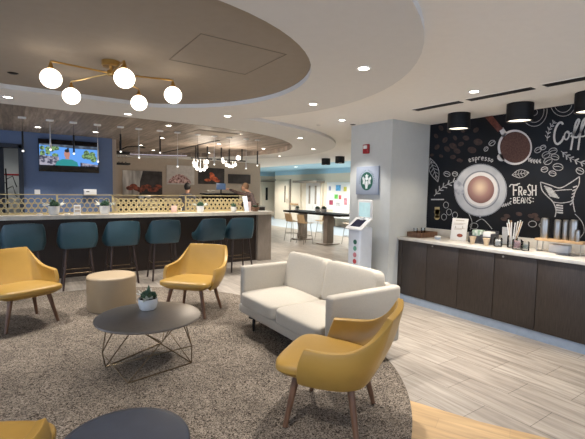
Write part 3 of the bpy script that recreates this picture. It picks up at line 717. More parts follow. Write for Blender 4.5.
# pictures on the beige wall
def picture(x0,x1,z0,z1,base,label):
    e = empty('picture', ((x0+x1)/2,14.1,(z0+z1)/2), 0, label, 'picture', 'canvas prints on the beige wall')
    w,h = (x1-x0)/2,(z1-z0)/2
    MB().box(-w,w,-.04,-.001,-h,h,.004).build('canvas', base, e); return e,w,h
silver = mat('silver_swirl_print', (.20,.19,.18), .4, col2=(.75,.73,.70), scale=1.6, stretch=(3,1,.6))
redp = mat('red_food_print', (.05,.012,.008), .6, col2=(.42,.10,.05), scale=9)
darkp = mat('dark_print', (.018,.014,.014), .6, col2=(.05,.04,.04), scale=5)
pinkp = mat('pink_bean_print', (.16,.04,.04), .6, col2=(.85,.60,.56), scale=16)
orng = mat('orange_lobster_print', (.35,.05,.02), .6, col2=(.95,.24,.09), scale=9)
e,w,h = picture(2.90,4.18,1.33,2.17,silver,'silver and red food print, leftmost on the beige wall behind the bar')
mb = MB(); mb.poly([(.0,-.0415,h),(w,-.0415,h),(w,-.0415,-h),(-w*.2,-.0415,-h),(-.1,-.0415,.05)]); mb.build('dark_field', darkp, e)
mb = MB()
for k in range(9): disc(mb,-.42+.115*k,-.16+.07*math.sin(k*1.7),.12,.075,-.0425-.0002*k)
mb.build('red_peppers', redp, e)
e,w,h = picture(4.34,5.33,1.745,2.41,mat('pale_grey_print', (.62,.58,.55), .6, var=.08),'pale grey print with a heap of speckled pink beans')
mb = MB(); mb.poly([(-w+.02,-.0415,-h+.04)]+[(-w+.02+.86*k/14,-.0415,-h+.05+.30*math.sin(PI*k/14)**.8+.02*(k%2)) for k in range(15)]+[(w-.1,-.0415,-h+.04)]); mb.build('pink_beans', pinkp, e)
e,w,h = picture(5.48,6.50,1.785,2.375,darkp,'dark print with a bright orange lobster shape')
mb = MB()
for k,(a,b,c,d) in enumerate(((.02,-.02,.10,.13),(.12,-.10,.12,.08),(-.02,.08,.07,.06),(.22,-.17,.12,.05),(-.16,-.15,.13,.05))): disc(mb,a,b,c,d,-.0415-.0004*k)
mb.build('orange_shape', orng, e)
e,w,h = picture(6.66,7.61,1.83,2.18,darkp,'small low black print, rightmost on the beige wall behind the bar')

# globe string chandeliers behind the bar
def globe_string(pts, stems, bar, label):
    e = empty('globe_chandelier', (pts[0][0],10,HW), 0, label, 'chandelier', 'globe string lights behind the bar')
    x0 = pts[0][0]; pts = [(a_,b_,c_*.7) for a_,b_,c_ in pts]
    for sx in stems: MB().cyl((sx-x0,0,0),(sx-x0,0,bar-HW),.018,None,8).build('stem','black',e)
    MB().box(min(stems)-x0-.13,max(stems)-x0+.13,-.015,.015,bar-HW-.015,bar-HW+.015,.003).build('crossbar','black',e)
    for x,z,r in pts:
        MB().sph((x-x0,0,z-HW),r,14).cyl((x-x0,0,z-HW+r*.8),(x-x0,0,bar-HW),.004,None,6).build('globe','globf',e)
    l = bpy.data.lights.new('globe_lamp','POINT'); l.energy = 22; l.color = (1,.86,.70); l.shadow_soft_size = .15
    o = bpy.data.objects.new('globe_lamp', l); COL.objects.link(o); o.location = (sum(p[0] for p in pts)/len(pts),9.7,2.2)
globe_string([(3.775,2.26,.062),(3.79,2.19,.062),(3.86,2.12,.065),(3.95,2.08,.06),(4.05,2.10,.062),(4.11,2.17,.06),(4.12,2.30,.085)],[3.83,4.14],2.38,'black bar chandelier with a curved string of frosted globes, left one behind the bar')
globe_string([(4.56,2.40,.06),(4.59,2.33,.065),(4.68,2.25,.062),(4.77,2.22,.06),(4.86,2.22,.06),(4.94,2.27,.06),(5.03,2.46,.095)],[4.53,5.14],2.38,'black bar chandelier with a curved string of frosted globes, right one behind the bar')
# black hanging rack
e = empty('hanging_rack', (2.10,10.4,HW), 0, 'black hanging metal glass rack beside the blue wall behind the bar', 'hanging rack')
MB().cyl((-.0,0,0),(0,0,-.25),.02).box(-.16,.2,-.12,.12,-.30,-.24,.01).box(-.18,.2,-.14,.14,-.55,-.51,.01).build('frame','black',e)
MB().tube([(0,0,-.2),(.15,0,-.12),(.35,0,-.09),(.6,.1,-.10)],.014,8).build('arm','black',e)
for k in range(4):
    MB().lathe([(.03,0),(.004,.02),(.004,.09),(.025,.13),(.03,.18),(.028,.18)],(-.12+.08*k,0,-.50),12,close=False).build('hanging_glass','clear',e)

# back counter, espresso machine, baristas
e = empty('back_counter', (4.6,11.3,0), 0, 'dark work counter behind the baristas, seen through the gold screen', 'counter')
MB().box(-1.9,1.9,-.3,.3,0,.9).build('cabinet','barfront',e); MB().box(-1.93,1.93,-.33,.33,.9,.94,.004).build('worktop','steel',e)
em = empty('espresso_machine', (5.12,11.35,.94), 0, 'wide black espresso machine between the two baristas', 'espresso machine')
MB().box(-.52,.52,-.24,.24,.08,.50,.03,3).build('body','glossb',em); MB().box(-.56,.56,-.27,.27,.50,.545,.015,3).build('cup_rail','black',em)
MB().box(-.50,.50,-.30,.10,.0,.08,.01).build('drip_tray','steel',em)
for x in (-.25,.25): MB().cyl((x,-.26,.30),(x,-.26,.24),.035).tube([(x,-.28,.27),(x,-.42,.25)],.014,8).build('group_head','steel',em)
MB().box(-.5,.5,-.2,.2,.60,.61).tube([(-.5,-.22,.60),(.5,-.22,.60)],.008,8).cyl((-.5,-.22,.54),(-.5,-.22,.6),.008).cyl((.5,-.22,.54),(.5,-.22,.6),.008).build('gallery','steel',em)
e = empty('register_screen', (4.86,10.74,1.40), 0, 'small blue lit point of sale screen left of the leaning barista', 'screen')
MB().box(-.14,.14,-.015,.015,.19,.37,.006).build('screen',mat('pos_screen',(.03,.05,.10),.3,emit=(.08,.13,.22),estr=.35),e)
MB().cyl((0,.0,-.45),(0,0,.2),.02).box(-.08,.08,-.06,.06,-.46,-.44,.004).build('stand','black',e)
def cabinet_run():
    e = empty('back_bar', (5.0,13.75,0), 0, 'dark low cabinet run under the canvas prints on the beige wall', 'cabinet')
    MB().box(-2.9,2.9,-.33,.33,0,.95).build('cabinet','barfront',e); MB().box(-2.93,2.93,-.34,.34,.95,.99,.004).build('worktop','quartz',e)
cabinet_run()
def grinder(x, label, col='black', s=1.0):
    e = empty('coffee_grinder', (x,11.3,.94), 0, label, 'coffee grinder', 'coffee grinders on the work counter')
    MB().box(-.10*s,.10*s,-.13,.13,0,.24*s,.02,3).box(-.06*s,.06*s,-.18,-.12,.16*s,.2*s,.008).build('body',col,e)
    MB().lathe([(0,.24*s),(.06*s,.24*s),(.10*s,.38*s),(.10*s,.42*s),(0,.42*s)],n=20).build('hopper','glossb',e)
grinder(4.30,'black coffee grinder with bean hopper left of the espresso machine'); grinder(3.35,'black coffee grinder beside the grey shirted barista',s=.9)
e = empty('coffee_brewer', (2.85,11.3,.94), 0, 'tall steel coffee brewer at the left end of the work counter', 'coffee brewer')
MB().box(-.16,.16,-.16,.16,.0,.05,.01).box(-.16,.16,.02,.16,.05,.44,.01).box(-.16,.16,-.16,.16,.34,.47,.015).build('body','steel',e)
MB().lathe([(0,.052),(.08,.052),(.085,.1),(.06,.2),(0,.2)],(0,-.06,0),20).build('carafe','glossb',e); MB().box(-.03,.03,-.165,-.158,.38,.42).build('display','black',e)
e = empty('milk_fridge', (2.35,11.25,0), 0, 'black under counter fridge by the hanging rack, behind the gold screen', 'fridge')
MB().box(-.26,.26,-.3,.3,0,1.30,.01).build('cabinet','black',e); MB().box(-.24,.24,-.325,-.301,.06,1.27,.006).build('door','glossb',e); MB().cyl((.19,-.35,.6),(.19,-.35,1.1),.01).build('handle','steel',e)
for i,(x,c,h) in enumerate(((3.62,'navy',.26),(4.02,'white',.14),(5.95,'black',.34),(6.25,'walnut',.22))):
    e = empty('storage_bin', (x,11.3,.94), 0, ('dark navy','low white','tall black','brown')[i]+' storage bin standing on the work counter behind the gold screen', 'storage bin')
    MB().box(-.10,.10,-.12,.12,0,h,.012).build('bin',c,e); MB().box(-.105,.105,-.125,.125,h,h+.02,.006).build('lid',c,e)
def person(name, loc, rz, joints, edges, shirt, label, hair, head, lean=(0,0,0), capm=None):
    e = empty(name, loc, rz, label, 'person')
    me = bpy.data.meshes.new('body'); bm = bmesh.new()
    vs = [bm.verts.new(j[:3]) for j in joints]
    for a,b in edges: bm.edges.new((vs[a],vs[b]))
    bm.to_mesh(me); bm.free(); me.materials.append(M[shirt])
    o = bpy.data.objects.new('body', me); COL.objects.link(o); o.parent = e
    md = o.modifiers.new('skin','SKIN'); sv = me.skin_vertices if me.skin_vertices else None
    if not sv:
        bpy.context.view_layer.objects.active = o
    lay = me.skin_vertices[0].data
    for i,j in enumerate(joints): lay[i].radius = (j[3], j[4] if len(j) > 4 else j[3])
    lay[0].use_root = True
    s = o.modifiers.new('sub','SUBSURF'); s.levels = 1; s.render_levels = 2
    hx,hy,hz = head
    hm = MB(); hm.sph((hx,hy,hz),.105,20,(.76,.92,1.1)); hm.sph((hx,hy+.05,hz-.055),.06,14,(.9,.8,.95))
    hm.sph((hx,hy+.105,hz-.012),.016,8,(.8,1,1.5)); hm.cyl((hx,hy-.02,hz-.06),(hx*.6,hy*.6-.02,hz-.2),.052,.06)
    for sx in (-1,1): hm.sph((hx+sx*.08,hy,hz-.01),.025,8,(.4,.8,1.2))
    h = hm.build('head','skin',e,80)
    for sx in (-1,1): MB().sph((hx+sx*.032,hy+.088,hz+.008),.010,8).build('eye','hair',h)
    MB().box(hx-.022,hx+.022,hy+.092,hy+.097,hz-.062,hz-.056).build('mouth',redp,h)
    MB().sph((hx,hy-.018,hz+.025),.110,18,(.80,.92,1.02)).build('hair',hair,e,80)
    return e
def hands(e, pts):
    for p,d in pts:
        mb = MB(); p = Vector(p); d = Vector(d).normalized(); s = d.cross(Vector((0,0,1))).normalized()
        mb.sph(p,.045,12,(1,1,.6))
        for k,(o,L) in enumerate(((-.03,.065),(-.01,.075),(.01,.072),(.03,.058))):
            a = p+s*o; mb.tube([a,a+d*L*.6,a+d*L+Vector((0,0,-.02))],[.010,.009,.007],8)
        mb.tube([p-s*.03,p-s*.06+d*.02,p-s*.065+d*.05],[.011,.010,.008],8)
        mb.build('hand','skin',e,80)
J = [(0,0,.95,.14,.10),(0,.0,1.12,.135,.095),(0,.01,1.30,.16,.10),(0,0,1.43,.09,.07),(0,0,1.49,.05),
     (.19,0,1.39,.055),(.25,.05,1.13,.042),(.2,.27,1.08,.03),(-.19,0,1.39,.055),(-.25,.05,1.13,.042),(-.2,.27,1.08,.03),
     (.09,0,.85,.085),(.10,.02,.48,.06),(.10,-.02,.06,.04),(.10,.08,.035,.035),(-.09,0,.85,.085),(-.10,.02,.48,.06),(-.10,-.02,.06,.04),(-.10,.08,.035,.035)]
E_ = [(0,1),(1,2),(2,3),(3,4),(3,5),(5,6),(6,7),(3,8),(8,9),(9,10),(0,11),(11,12),(12,13),(13,14),(0,15),(15,16),(16,17),(17,18)]
p1 = person('person', (3.80,10.55,0), R(-38), J, E_, 'shirtg', 'person with short black hair in a grey shirt standing behind the bar', 'hair', (0,.03,1.63))
hands(p1, [((.2,.33,1.08),(0,1,0)),((-.2,.33,1.08),(0,1,0))])
J2 = [(0,0,.95,.15,.11),(-.0,.06,1.14,.15,.11),(-.0,.17,1.34,.18,.12),(0,.22,1.46,.10,.08),(0,.27,1.52,.055),
     (.21,.18,1.43,.062),(.30,.35,1.22,.046),(.22,.52,1.16,.032),(-.21,.20,1.44,.062),(-.24,.50,1.52,.05),(-.20,.74,1.60,.034)]+J[11:]
p2 = person('person', (5.75,10.30,0), R(40), J2, E_, 'shirtp', 'person in a dark patterned shirt and tan cap leaning over the espresso machine', 'cap', (-.02,.33,1.67))
hands(p2, [((.22,.57,1.16),(0,1,-.1)),((-.20,.80,1.61),(0,1,0))])

# ---------------------------------------------------------------- coffee counter
cu = empty('coffee_counter', (0,0,0), 0, 'long dark woodgrain cabinet run along the coffee mural', 'cabinet')
YN = .2
ct2 = MB().box(4.645,XW-.001,YN,YC-.001,.905,.945,.006,2)
tag(ct2.build('countertop','quartz'), 'white speckled quartz countertop on the dark cabinets under the mural', 'countertop')
MB().box(4.70,XW-.002,YN,YC-.002,.10,.905).build('carcass','cab',cu)
MB().box(4.685,XW-.002,YN,YC-.002,0,.10).build('toe_kick','kick',cu)
seams = [YC-.004,3.955,3.53,3.045,2.57,2.09,1.60,1.12,.64,YN]
for a,b in zip(seams,seams[1:]):
    dd = MB().box(4.675,4.699,b+.003,a-.003,.105,.90,.002).build('door','cab',cu)
for y in (3.44,2.47):
    MB().lathe([(0,0),(.012,0),(.012,.004),(0,.006)],(0,0,0),14,Matrix.Translation((4.675,y,.872))@Matrix.Rotation(R(-90),4,'Y')).build('lock','steel',cu)
tag(MB().box(XW-.022,XW-.001,YN,YC-.002,.945,1.055,.003).build('backsplash','quartz'), 'low white quartz backsplash strip between countertop and mural', 'backsplash')
tag(MB().lathe([(.0,.0),(.10,.0),(.11,.003),(.115,.005),(.10,.006),(0,.006)],(4.98,1.93,.945),28).build('waste_ring','glossb'), 'dark round waste opening ring in the countertop at the right', 'waste ring')

# mural -------------------------------------------------
XM = XW-.014
mu = empty('wall_mural_print', (0,0,0), 0, 'black chalkboard style coffee mural with a cup, portafilter, beans and lettering', 'mural')
MB().box(XM,XW-.001,YN,YC-.02,1.058,HC-.002).build('panel','mural',mu)
def P(x,y,k=1): return onX(x,y,XM-.0008*k)
def stroke(mb, pts, w=.9, k=2, closed=False, smooth=True):
    # ribbon in the plane of the wall; w in photo pixels at the place it is drawn
    p = [Vector((a,b)) for a,b in pts]
    if closed: p = p+[p[0]]
    if smooth and len(p) > 2:
        p = [Vector((q.x,q.y)) for q in crom([(a.x,a.y,0) for a in p],4)]
    L, Rr = [], []
    for i,q in enumerate(p):
        t = (p[min(i+1,len(p)-1)]-p[max(i-1,0)])
        if t.length < 1e-6: t = Vector((1,0))
        t.normalize(); n = Vector((-t.y,t.x))*w/2
        L.append(P(q.x+n.x,q.y+n.y,k)); Rr.append(P(q.x-n.x,q.y-n.y,k))
    mb.grid([L,Rr])
def el(mb, cx, cy, rx, ry, k, rot=0, n=40):
    c,s = math.cos(rot),math.sin(rot)
    mb.poly([P(cx+rx*math.cos(a)*c-ry*math.sin(a)*s, cy+rx*math.cos(a)*s+ry*math.sin(a)*c, k) for a in [2*PI*i/n for i in range(n)]])
def elo(mb, cx, cy, rx, ry, w=.7, rot=0, k=2):
    c,s = math.cos(rot),math.sin(rot)
    stroke(mb,[(cx+rx*math.cos(a)*c-ry*math.sin(a)*s, cy+rx*math.cos(a)*s+ry*math.sin(a)*c) for a in [2*PI*i/16 for i in range(17)]],w,k)
# beans (brown)
mb = MB(); rnd = random.Random(2)
for cx,cy,r in ((441,128,3),(436,136,2.6),(445,140,3.2),(437,147,3),(447,149,3.4),(453,146,4),(457,151,3.6),(461,144,3),(466,138,3.4),(472,150,4.4),(478,142,4.6),(476,130,3.2),(453,157,3),(459,160,2.4),(441,156,2.2),(455,138,2.6),(449,131,2.5),(463,131,2.2),(432,155,2),(461,161,2)):
    el(mb,cx,cy,r,r*.72,1,rnd.uniform(-1,1),16)
for cx,cy in ((504,219),(510,222),(519,214),(535,215),(537,219),(507,216),(531,216)): el(mb,cx,cy,3.4,2,1,.2,16)
mb.build('bean_pictures','bean',mu)
# cup and saucer
mb = MB(); el(mb,480.6,190.2,26.4,26.4,2,0,56); mb.build('saucer_picture','saucer',mu)
mb = MB(); elo(mb,480.6,190.2,25.9,25.9,.8,0,3); elo(mb,481,190,18.2,18.6,1.3,0,3); mb.build('saucer_rim_picture',mat('rim_grey_print',(.16,.17,.20),.5),mu)
mb = MB(); el(mb,481,189.2,16.6,17,3.5,0,48); mb.build('cup_picture','cupw',mu)
lat = mat('latte_print', (.20,.10,.085), .5, var=0); nt = lat.node_tree
tc = nd(nt,'ShaderNodeTexCoord'); mp = nd(nt,'ShaderNodeMapping'); q = onX(480,187.5,XM); mp.inputs['Location'].default_value = (-q.x*0,-q.y*5,-q.z*5); mp.inputs['Scale'].default_value = (0,5,5)
gr = nd(nt,'ShaderNodeTexGradient',gradient_type='SPHERICAL'); cr = nd(nt,'ShaderNodeValToRGB'); es = cr.color_ramp.elements
es[0].position = 0; es[0].color = (.17,.085,.075,1); es[1].position = .9; es[1].color = (.62,.47,.34,1); x = es.new(.35); x.color = (.30,.17,.15,1)
nt.links.new(tc.outputs['Object'],mp.inputs[0]); nt.links.new(mp.outputs[0],gr.inputs[0]); nt.links.new(gr.outputs[0],cr.inputs[0]); nt.links.new(cr.outputs[0],nt.nodes['Principled BSDF'].inputs['Base Color'])
mb = MB(); el(mb,480.8,189.5,13.4,13.8,4,0,40); mb.build('coffee_picture',lat,mu)
mb = MB(); el(mb,458.8,188,4.6,7.6,4,-.35); stroke(mb,[(474.5,207),(477,211),(480.5,217.5)],1.6,3); mb.build('spoon_picture',mat('spoon_print',(.45,.46,.50),.4,col2=(.22,.23,.27),scale=14),mu)
# portafilter
mb = MB(); el(mb,514.8,147.3,17.2,17.6,2,0,48); mb.poly([P(499,130,2),(P(503,127.5,2)),P(507,133,2),P(503,138,2)]); el(mb,501,157.5,4,3.5,2,.6); mb.build('portafilter_rim_picture','cupw',mu)
mb = MB(); el(mb,515.2,147.3,15.2,15.6,3,0,48); mb.build('coffee_grounds_picture','espresso',mu)
mb = MB(); mb.poly([P(482,114,3),P(490,112.8,3),P(503,128.5,3),P(498,132,3)]); mb.build('portafilter_handle_picture','handle',mu)
# gold jar sketch on the left
mb = MB(); mb.poly([P(434.6,207,2),P(439.6,207,2),P(439.2,218,2),P(435,218,2)]); el(mb,437,212,2.8,3,2); el(mb,437,217.5,2.6,2.4,2); mb.build('jar_picture','goldp',mu)
# chalk drawing
mb = MB()
def leafo(x0,y0,x1,y1,w,ribs=4,k=2):
    d = Vector((x1-x0,y1-y0)); n = Vector((-d.y,d.x)).normalized()
    pt = lambda t,s: (x0+d.x*t+n.x*w*s*math.sin(PI*t), y0+d.y*t+n.y*w*s*math.sin(PI*t))
    stroke(mb,[pt(t/8,1) for t in range(9)],.6,k); stroke(mb,[pt(t/8,-1) for t in range(9)],.6,k); stroke(mb,[(x0,y0),(x1,y1)],.5,k,smooth=False)
    for i in range(1,ribs+1):
        t = i/(ribs+1); stroke(mb,[(x0+d.x*t,y0+d.y*t),pt(min(t+.12,1),.8)],.45,k,smooth=False); stroke(mb,[(x0+d.x*t,y0+d.y*t),pt(min(t+.12,1),-.8)],.45,k,smooth=False)
def branch(pts, L, k=2, w=1.2):
    stroke(mb,pts,.6,k)
    q = crom([(a,b,0) for a,b in pts],3)
    for i in range(1,len(q)-1,1):
        t = (q[i+1]-q[i-1]).normalized(); n = Vector((-t.y,t.x,0))
        for s in (-1,1):
            a = q[i]; b = a+(n*s*.75+t*.75)*L; stroke(mb,[(a.x,a.y),(b.x,b.y)],w,k,smooth=False)
def beano(cx,cy,rx,ry,rot):
    elo(mb,cx,cy,rx,ry,.7,rot); c,s = math.cos(rot),math.sin(rot)
    stroke(mb,[(cx-rx*.8*c,cy-rx*.8*s),(cx+ry*.2*s,cy-ry*.2*c),(cx+rx*.8*c,cy+rx*.8*s)],.6)
leafo(430,158,438,182,4.5,6); leafo(512,175,529,172.5,4,5)
branch([(434,196),(443,187),(457,180)],4,2,.9); branch([(547,141),(549,130),(555,121)],3.2,2,.9); branch([(561,151),(570,158),(585,164)],4,2,1.3); branch([(527,158),(533,161),(541,161)],2.6,2,1.2); branch([(500,206),(505,205),(511,203)],2,2,.8)
for b in ((447,174,3.2,2.4,.3),(455,174,2.6,2.2,.2),(492,143,3.4,2.4,-.6),(486,149,2.4,1.8,-.9),(538,150,3.6,2.5,-.5),(543,147.5,3,2.2,-.4),(553,151,4.2,2.9,-.3),(546,155,4,3,-.5),(555,157,4,2.8,.3),(548,161,4.4,3.2,-.5),(558,167,5,3.4,.1),(544.5,169.5,3.3,2.6,-.2),(552.5,173.5,3.6,2.5,.2),(580,171,4,3,.4)):
    beano(*b)
for r in (12.5,9.5): stroke(mb,[(534+r*1.05*math.cos(a),110+r*math.sin(a)*1.3) for a in [R(-8)+R(150)*k/12 for k in range(13)]],.6)
for r in (12,8.5): stroke(mb,[(563+r*1.05*math.cos(a),103+r*math.sin(a)*1.1) for a in [R(-10)+R(185)*k/12 for k in range(13)]],.6)
elo(mb,531.5,112,6,4,.5)
# dripper sketch
stroke(mb,[(540.5,182),(550,185),(560,188),(570,183),(579.5,176.5)],1,2); stroke(mb,[(540.5,182),(542,190),(547,196),(553,202),(556,210),(555,217)],1,2)
stroke(mb,[(579.5,176.5),(579,184),(575,192),(573,200),(574,208),(575,212)],1,2); stroke(mb,[(553,191),(562,190),(572,189.5)],.8,2); stroke(mb,[(553,202),(562,203),(573,201)],.8,2)
for k in range(7): stroke(mb,[(544+k*.9,186+k*1.6),(552+k*1.2,189+k*1.5)],1.4,2,smooth=False)
for k in range(6): stroke(mb,[(570+k*.6,205-k*3.5),(573+k*.8,202-k*3.2)],1.2,2,smooth=False)
for k in range(4): stroke(mb,[(556,205+k*2.4),(563,206+k*2.3)],1.5,2,smooth=False)
stroke(mb,[(575,214),(582,222),(584,232),(578,240)],.7,2)
# small scribbles low on the wall
for (x,y) in ((446,205),(449,212),(444,217),(455,215)): elo(mb,x,y,2.5,3,.5)
stroke(mb,[(468,212),(472,222),(470,230)],.6); stroke(mb,[(476,222),(482,219),(488,224),(492,229)],.6); elo(mb,532.5,224,4,3,.6); elo(mb,474,226,4,3,.5); stroke(mb,[(542,222),(539,225),(541,228)],.7)
stroke(mb,[(431,199.5),(444,199.5)],1.2,2)
mb.build('chalk_drawing','chalkd',mu)
# lettering
mb = MB()
def letter(x,y,h,w,paths,lw,sl=0,k=3,smooth=False):
    for p in paths: stroke(mb,[(x+(a*w)+sl*(1-b)*h, y-h+b*h) for a,b in p],lw,k,smooth=smooth)
LT = {'F':[[(0,0),(0,1)],[(0,0),(1,0)],[(0,.48),(.8,.48)]],'R':[[(0,0),(0,1)],[(0,0),(.8,.05),(.9,.28),(.7,.5),(0,.52)],[(.4,.52),(1,1)]],
 'e':[[(.1,.6),(.95,.55),(.8,.25),(.3,.2),(.05,.55),(.2,.9),(.9,.92)]],'S':[[(1,.1),(.5,0),(.05,.2),(.4,.48),(.95,.7),(.6,1),(0,.9)]],'H':[[(0,0),(0,1)],[(1,0),(1,1)],[(0,.5),(1,.5)]],
 'B':[[(0,0),(0,1)],[(0,0),(.8,.1),(.7,.4),(0,.48)],[(0,.48),(1,.6),(.9,.95),(0,1)]],'E':[[(1,0),(0,0),(0,1),(1,1)],[(0,.5),(.8,.5)]],'A':[[(0,1),(.1,.3),(.5,0),(.9,.3),(1,1)],[(0,.6),(1,.6)]],'N':[[(0,1),(0,0),(1,1),(1,0)]]}
x = 513.5
for c,w,h,dy in (('F',4.2,10.5,0),('R',3.4,9,0),('e',3,6,-.6),('S',3.6,11,0),('H',3.6,10.5,0)): letter(x,195.6+dy,h,w,LT[c],1.25); x += w+1.15
stroke(mb,[(509.5,187),(511,184.6),(515,184.8),(520,183.4)],1,3)
x = 513.6
for c in 'BEANS': letter(x,203.2,5.8,2.7,LT[c],.9); x += 3.75
for xx in (510.8,533.2): stroke(mb,[(xx-.6,198.5),(xx+.6,198.5)],.9,3,smooth=False); stroke(mb,[(xx-.6,201.5),(xx+.6,201.5)],.9,3,smooth=False)
# Coffee, brush script
def S(*p,w=1.5): stroke(mb,p,w,3)
S((563,124.5),(561.5,122.5),(558.5,123.5),(555.5,129),(554.2,136),(555,142),(558,144),(562,140.5),(564,136),w=2.1)
S((567,131.5),(564.8,134),(564.6,138.5),(566.8,139.5),(569,136),(568.8,132),(567,131.5),(569,133.5),(572,133),w=1.4)
S((571,137),(575,131),(579.3,121),(578,119.6),(575.5,124),(573.5,134),(572,143),(570.8,150),w=1.9)
S((574,137),(577.5,137),(581,131),(585.5,120.5),(585,118.6),(582.3,122.5),(580.2,134),(579,143),(578,150),w=1.9)
S((580.8,136.5),(585,135.5),(588.5,129),(586.5,128),(585.2,132),(587,136.5),(591,134.5),w=1.4)
S((591,134.5),(595,128),(593,126.5),(591.5,131),(593.5,135.5),(598,133),w=1.4)
# espresso, small script on an arc
def arc(cx,cy,r,a): return (cx+r*math.sin(a), cy-r*math.cos(a))
W = 'espresso'
for i,c in enumerate(W):
    a0 = R(-21.5+5.7*i); r0 = 30.5
    def q(u,v): # u 0..1 across, v 0 baseline..1 up
        return arc(480.5,190.5,r0+v*3.1,a0+R(4.6)*u)
    if c == 'e': pth = [[q(.1,.5),q(.8,.6),(q(.6,1)),q(.1,.7),q(.2,.05),q(.9,.1)]]
    elif c == 's': pth = [[q(.9,.9),q(.3,.95),q(.3,.6),q(.8,.4),q(.6,0),q(.1,.1)]]
    elif c == 'p': pth = [[q(.2,1),q(.15,-.8)],[q(.2,.9),q(.8,.9),q(.85,.3),q(.2,.1)]]
    elif c == 'r': pth = [[q(.2,1),q(.2,0)],[q(.2,.6),q(.5,1),q(.9,.9)]]
    else: pth = [[q(.5,1),q(.1,.5),q(.5,0),q(.9,.5),q(.5,1)]]
    for s_ in pth: stroke(mb,s_,.75,3)
mb.build('lettering','chalk',mu)

# things on the coffee counter --------------------------
CT = .945
e = empty('glass_tray', (4.99,3.86,CT), R(0), 'dark wooden tray holding small glasses at the wall end of the countertop', 'tray')
MB().box(-.2,.2,-.12,.12,0,.012,.003).box(-.2,.2,-.12,-.108,.012,.075,.003).box(-.2,.2,.108,.12,.012,.075,.003).box(-.2,-.188,-.108,.108,.012,.075,.003).box(.188,.2,-.108,.108,.012,.075,.003).build('tray','walnut',e)
for i,(x,y) in enumerate(((-.12,.03),(-.03,-.03),(.07,.04))):
    tag(MB().lathe([(0,.0),(.026,0),(.030,.12),(.027,.12),(.024,.006),(0,.006)],(4.99+x,3.86+y,CT+.0125),18).build('drinking_glass','clear'), f"small clear glass standing in the wooden tray, {('leftmost','middle','rightmost')[i]}", 'glass', 'glasses in the wooden tray')
e = empty('candle_tin', (4.93,3.55,CT), 0, 'small white and teal tin on the countertop before the menu easel', 'tin')
MB().lathe([(0,0),(.038,0),(.04,.003),(.04,.03),(0,.03)]).build('tin','kick',e); MB().lathe([(0,.03),(.042,.03),(.042,.042),(.038,.045),(0,.045)]).build('lid','white',e)
# easel sign
e = empty('sign_easel', (5.08,3.33,CT), R(-78), 'white printed menu sign standing on the left of the countertop', 'sign')
SM = Matrix.Rotation(R(-12),4,'X')
MB().box(-.11,.11,-.004,.004,.0,.31,.002,2,SM).build('board','white',e)
pr = MB(); y = -.0052
for (x0,x1,z0,z1) in ((-.06,.06,.275,.283),(-.08,.08,.235,.240),(-.08,.05,.220,.225),(-.07,.08,.165,.170),(-.07,.04,.150,.155)): pr.box(x0,x1,y-.0006,y,z0,z1,0,2,SM)
pr.build('printing','wallb',e)
MB().sph((0,0,0),.035,14,(1.2,.02,.7),SM@Matrix.Translation((.02,-.0055,.07))).build('food_picture',redp,e)
MB().cyl((-.05,.02,.2),(-.05,.10,0),.004).cyl((.05,.02,.2),(.05,.10,0),.004).build('easel_leg','steel',e)
# condiment caddy
e = empty('condiment_caddy', (5.10,2.98,CT), 0, 'grey condiment caddy with paper cups beside the menu sign', 'caddy')
MB().box(-.09,.09,-.17,.15,0,.015,.003).box(.07,.09,-.17,.15,.015,.17,.004).box(-.09,-.075,-.17,.15,.015,.10,.004).box(-.09,.09,.135,.15,.015,.14,.004).box(-.09,.09,-.17,-.155,.015,.14,.004).box(-.09,.09,-.02,-.01,.015,.12,.002).build('bin',mat('charcoal_plastic',(.05,.052,.06),.4),e)
MB().box(-.06,.06,.0,.12,.02,.17,.01).build('green_packets',mat('green_packet',(.25,.40,.28),.6,col2=(.7,.72,.68),scale=30),e)
MB().box(-.06,.06,-.14,-.03,.02,.16,.01).build('white_packets','white',e)
for i,(x,y) in enumerate(((4.90,3.00),(4.88,2.80))):
    tag(MB().lathe([(0,0),(.022,0),(.042,.09),(.045,.095),(.038,.09),(.02,.006),(0,.006)],(x,y,CT),20).build('paper_cup',mat('kraft_paper'+'ab'[i],(.55,.42,.28),.7)), ('kraft paper cup in front of the grey caddy','kraft paper cup between the caddy and the glass jars')[i], 'cup', 'kraft cups on the coffee counter')
e = empty('card_stand', (5.20,2.72,CT), R(-84), 'small pale card in a clear stand behind the jars', 'card stand')
MB().box(-.05,.05,-.03,.03,0,.01,.003).build('base','clear',e); MB().box(-.055,.055,-.004,.004,.01,.23,.002,2).build('card',mat('grey_card',(.45,.45,.46),.6),e); MB().box(-.03,.03,-.006,-.0042,.19,.20).build('printing','chalkd',e)
def jar(x,y,r,h,label,fill,fh):
    e = empty('glass_jar', (x,y,CT), 0, label, 'jar', 'glass jars on the coffee counter')
    MB().lathe([(0,0),(r*.92,0),(r,.012),(r,h-.015),(r*.9,h),(r*.86,h),(r*.95,h-.018),(r*.94,.012),(0,.008)],n=24).build('jar','clear',e)
    mb = MB(); rnd = random.Random(int(x*100+y*37))
    for k in range(34):
        a = rnd.uniform(0,6.28); q = rnd.uniform(0,.62)*r
        mb.box(-.018,.018,-.010,.010,-.003,.003,0,2,Matrix.Translation((q*math.cos(a),q*math.sin(a),.022+fh*rnd.random()))@Matrix.Rotation(rnd.uniform(0,3),4,'Z')@Matrix.Rotation(rnd.uniform(-1,1),4,'X'))
    mb.build('packets',fill,e); return e
jar(4.95,2.69,.05,.11,'glass jar of white sugar packets, first from the left','white',.06)
j = jar(5.02,2.55,.058,.15,'glass jar holding the bundle of wrapped straws and stirrers','white',.05)
jar(4.90,2.43,.055,.12,'glass jar of pink sweetener packets in front of the straws',mat('pink_packet',(.70,.30,.32),.6,col2=(.75,.62,.58),scale=40),.08)
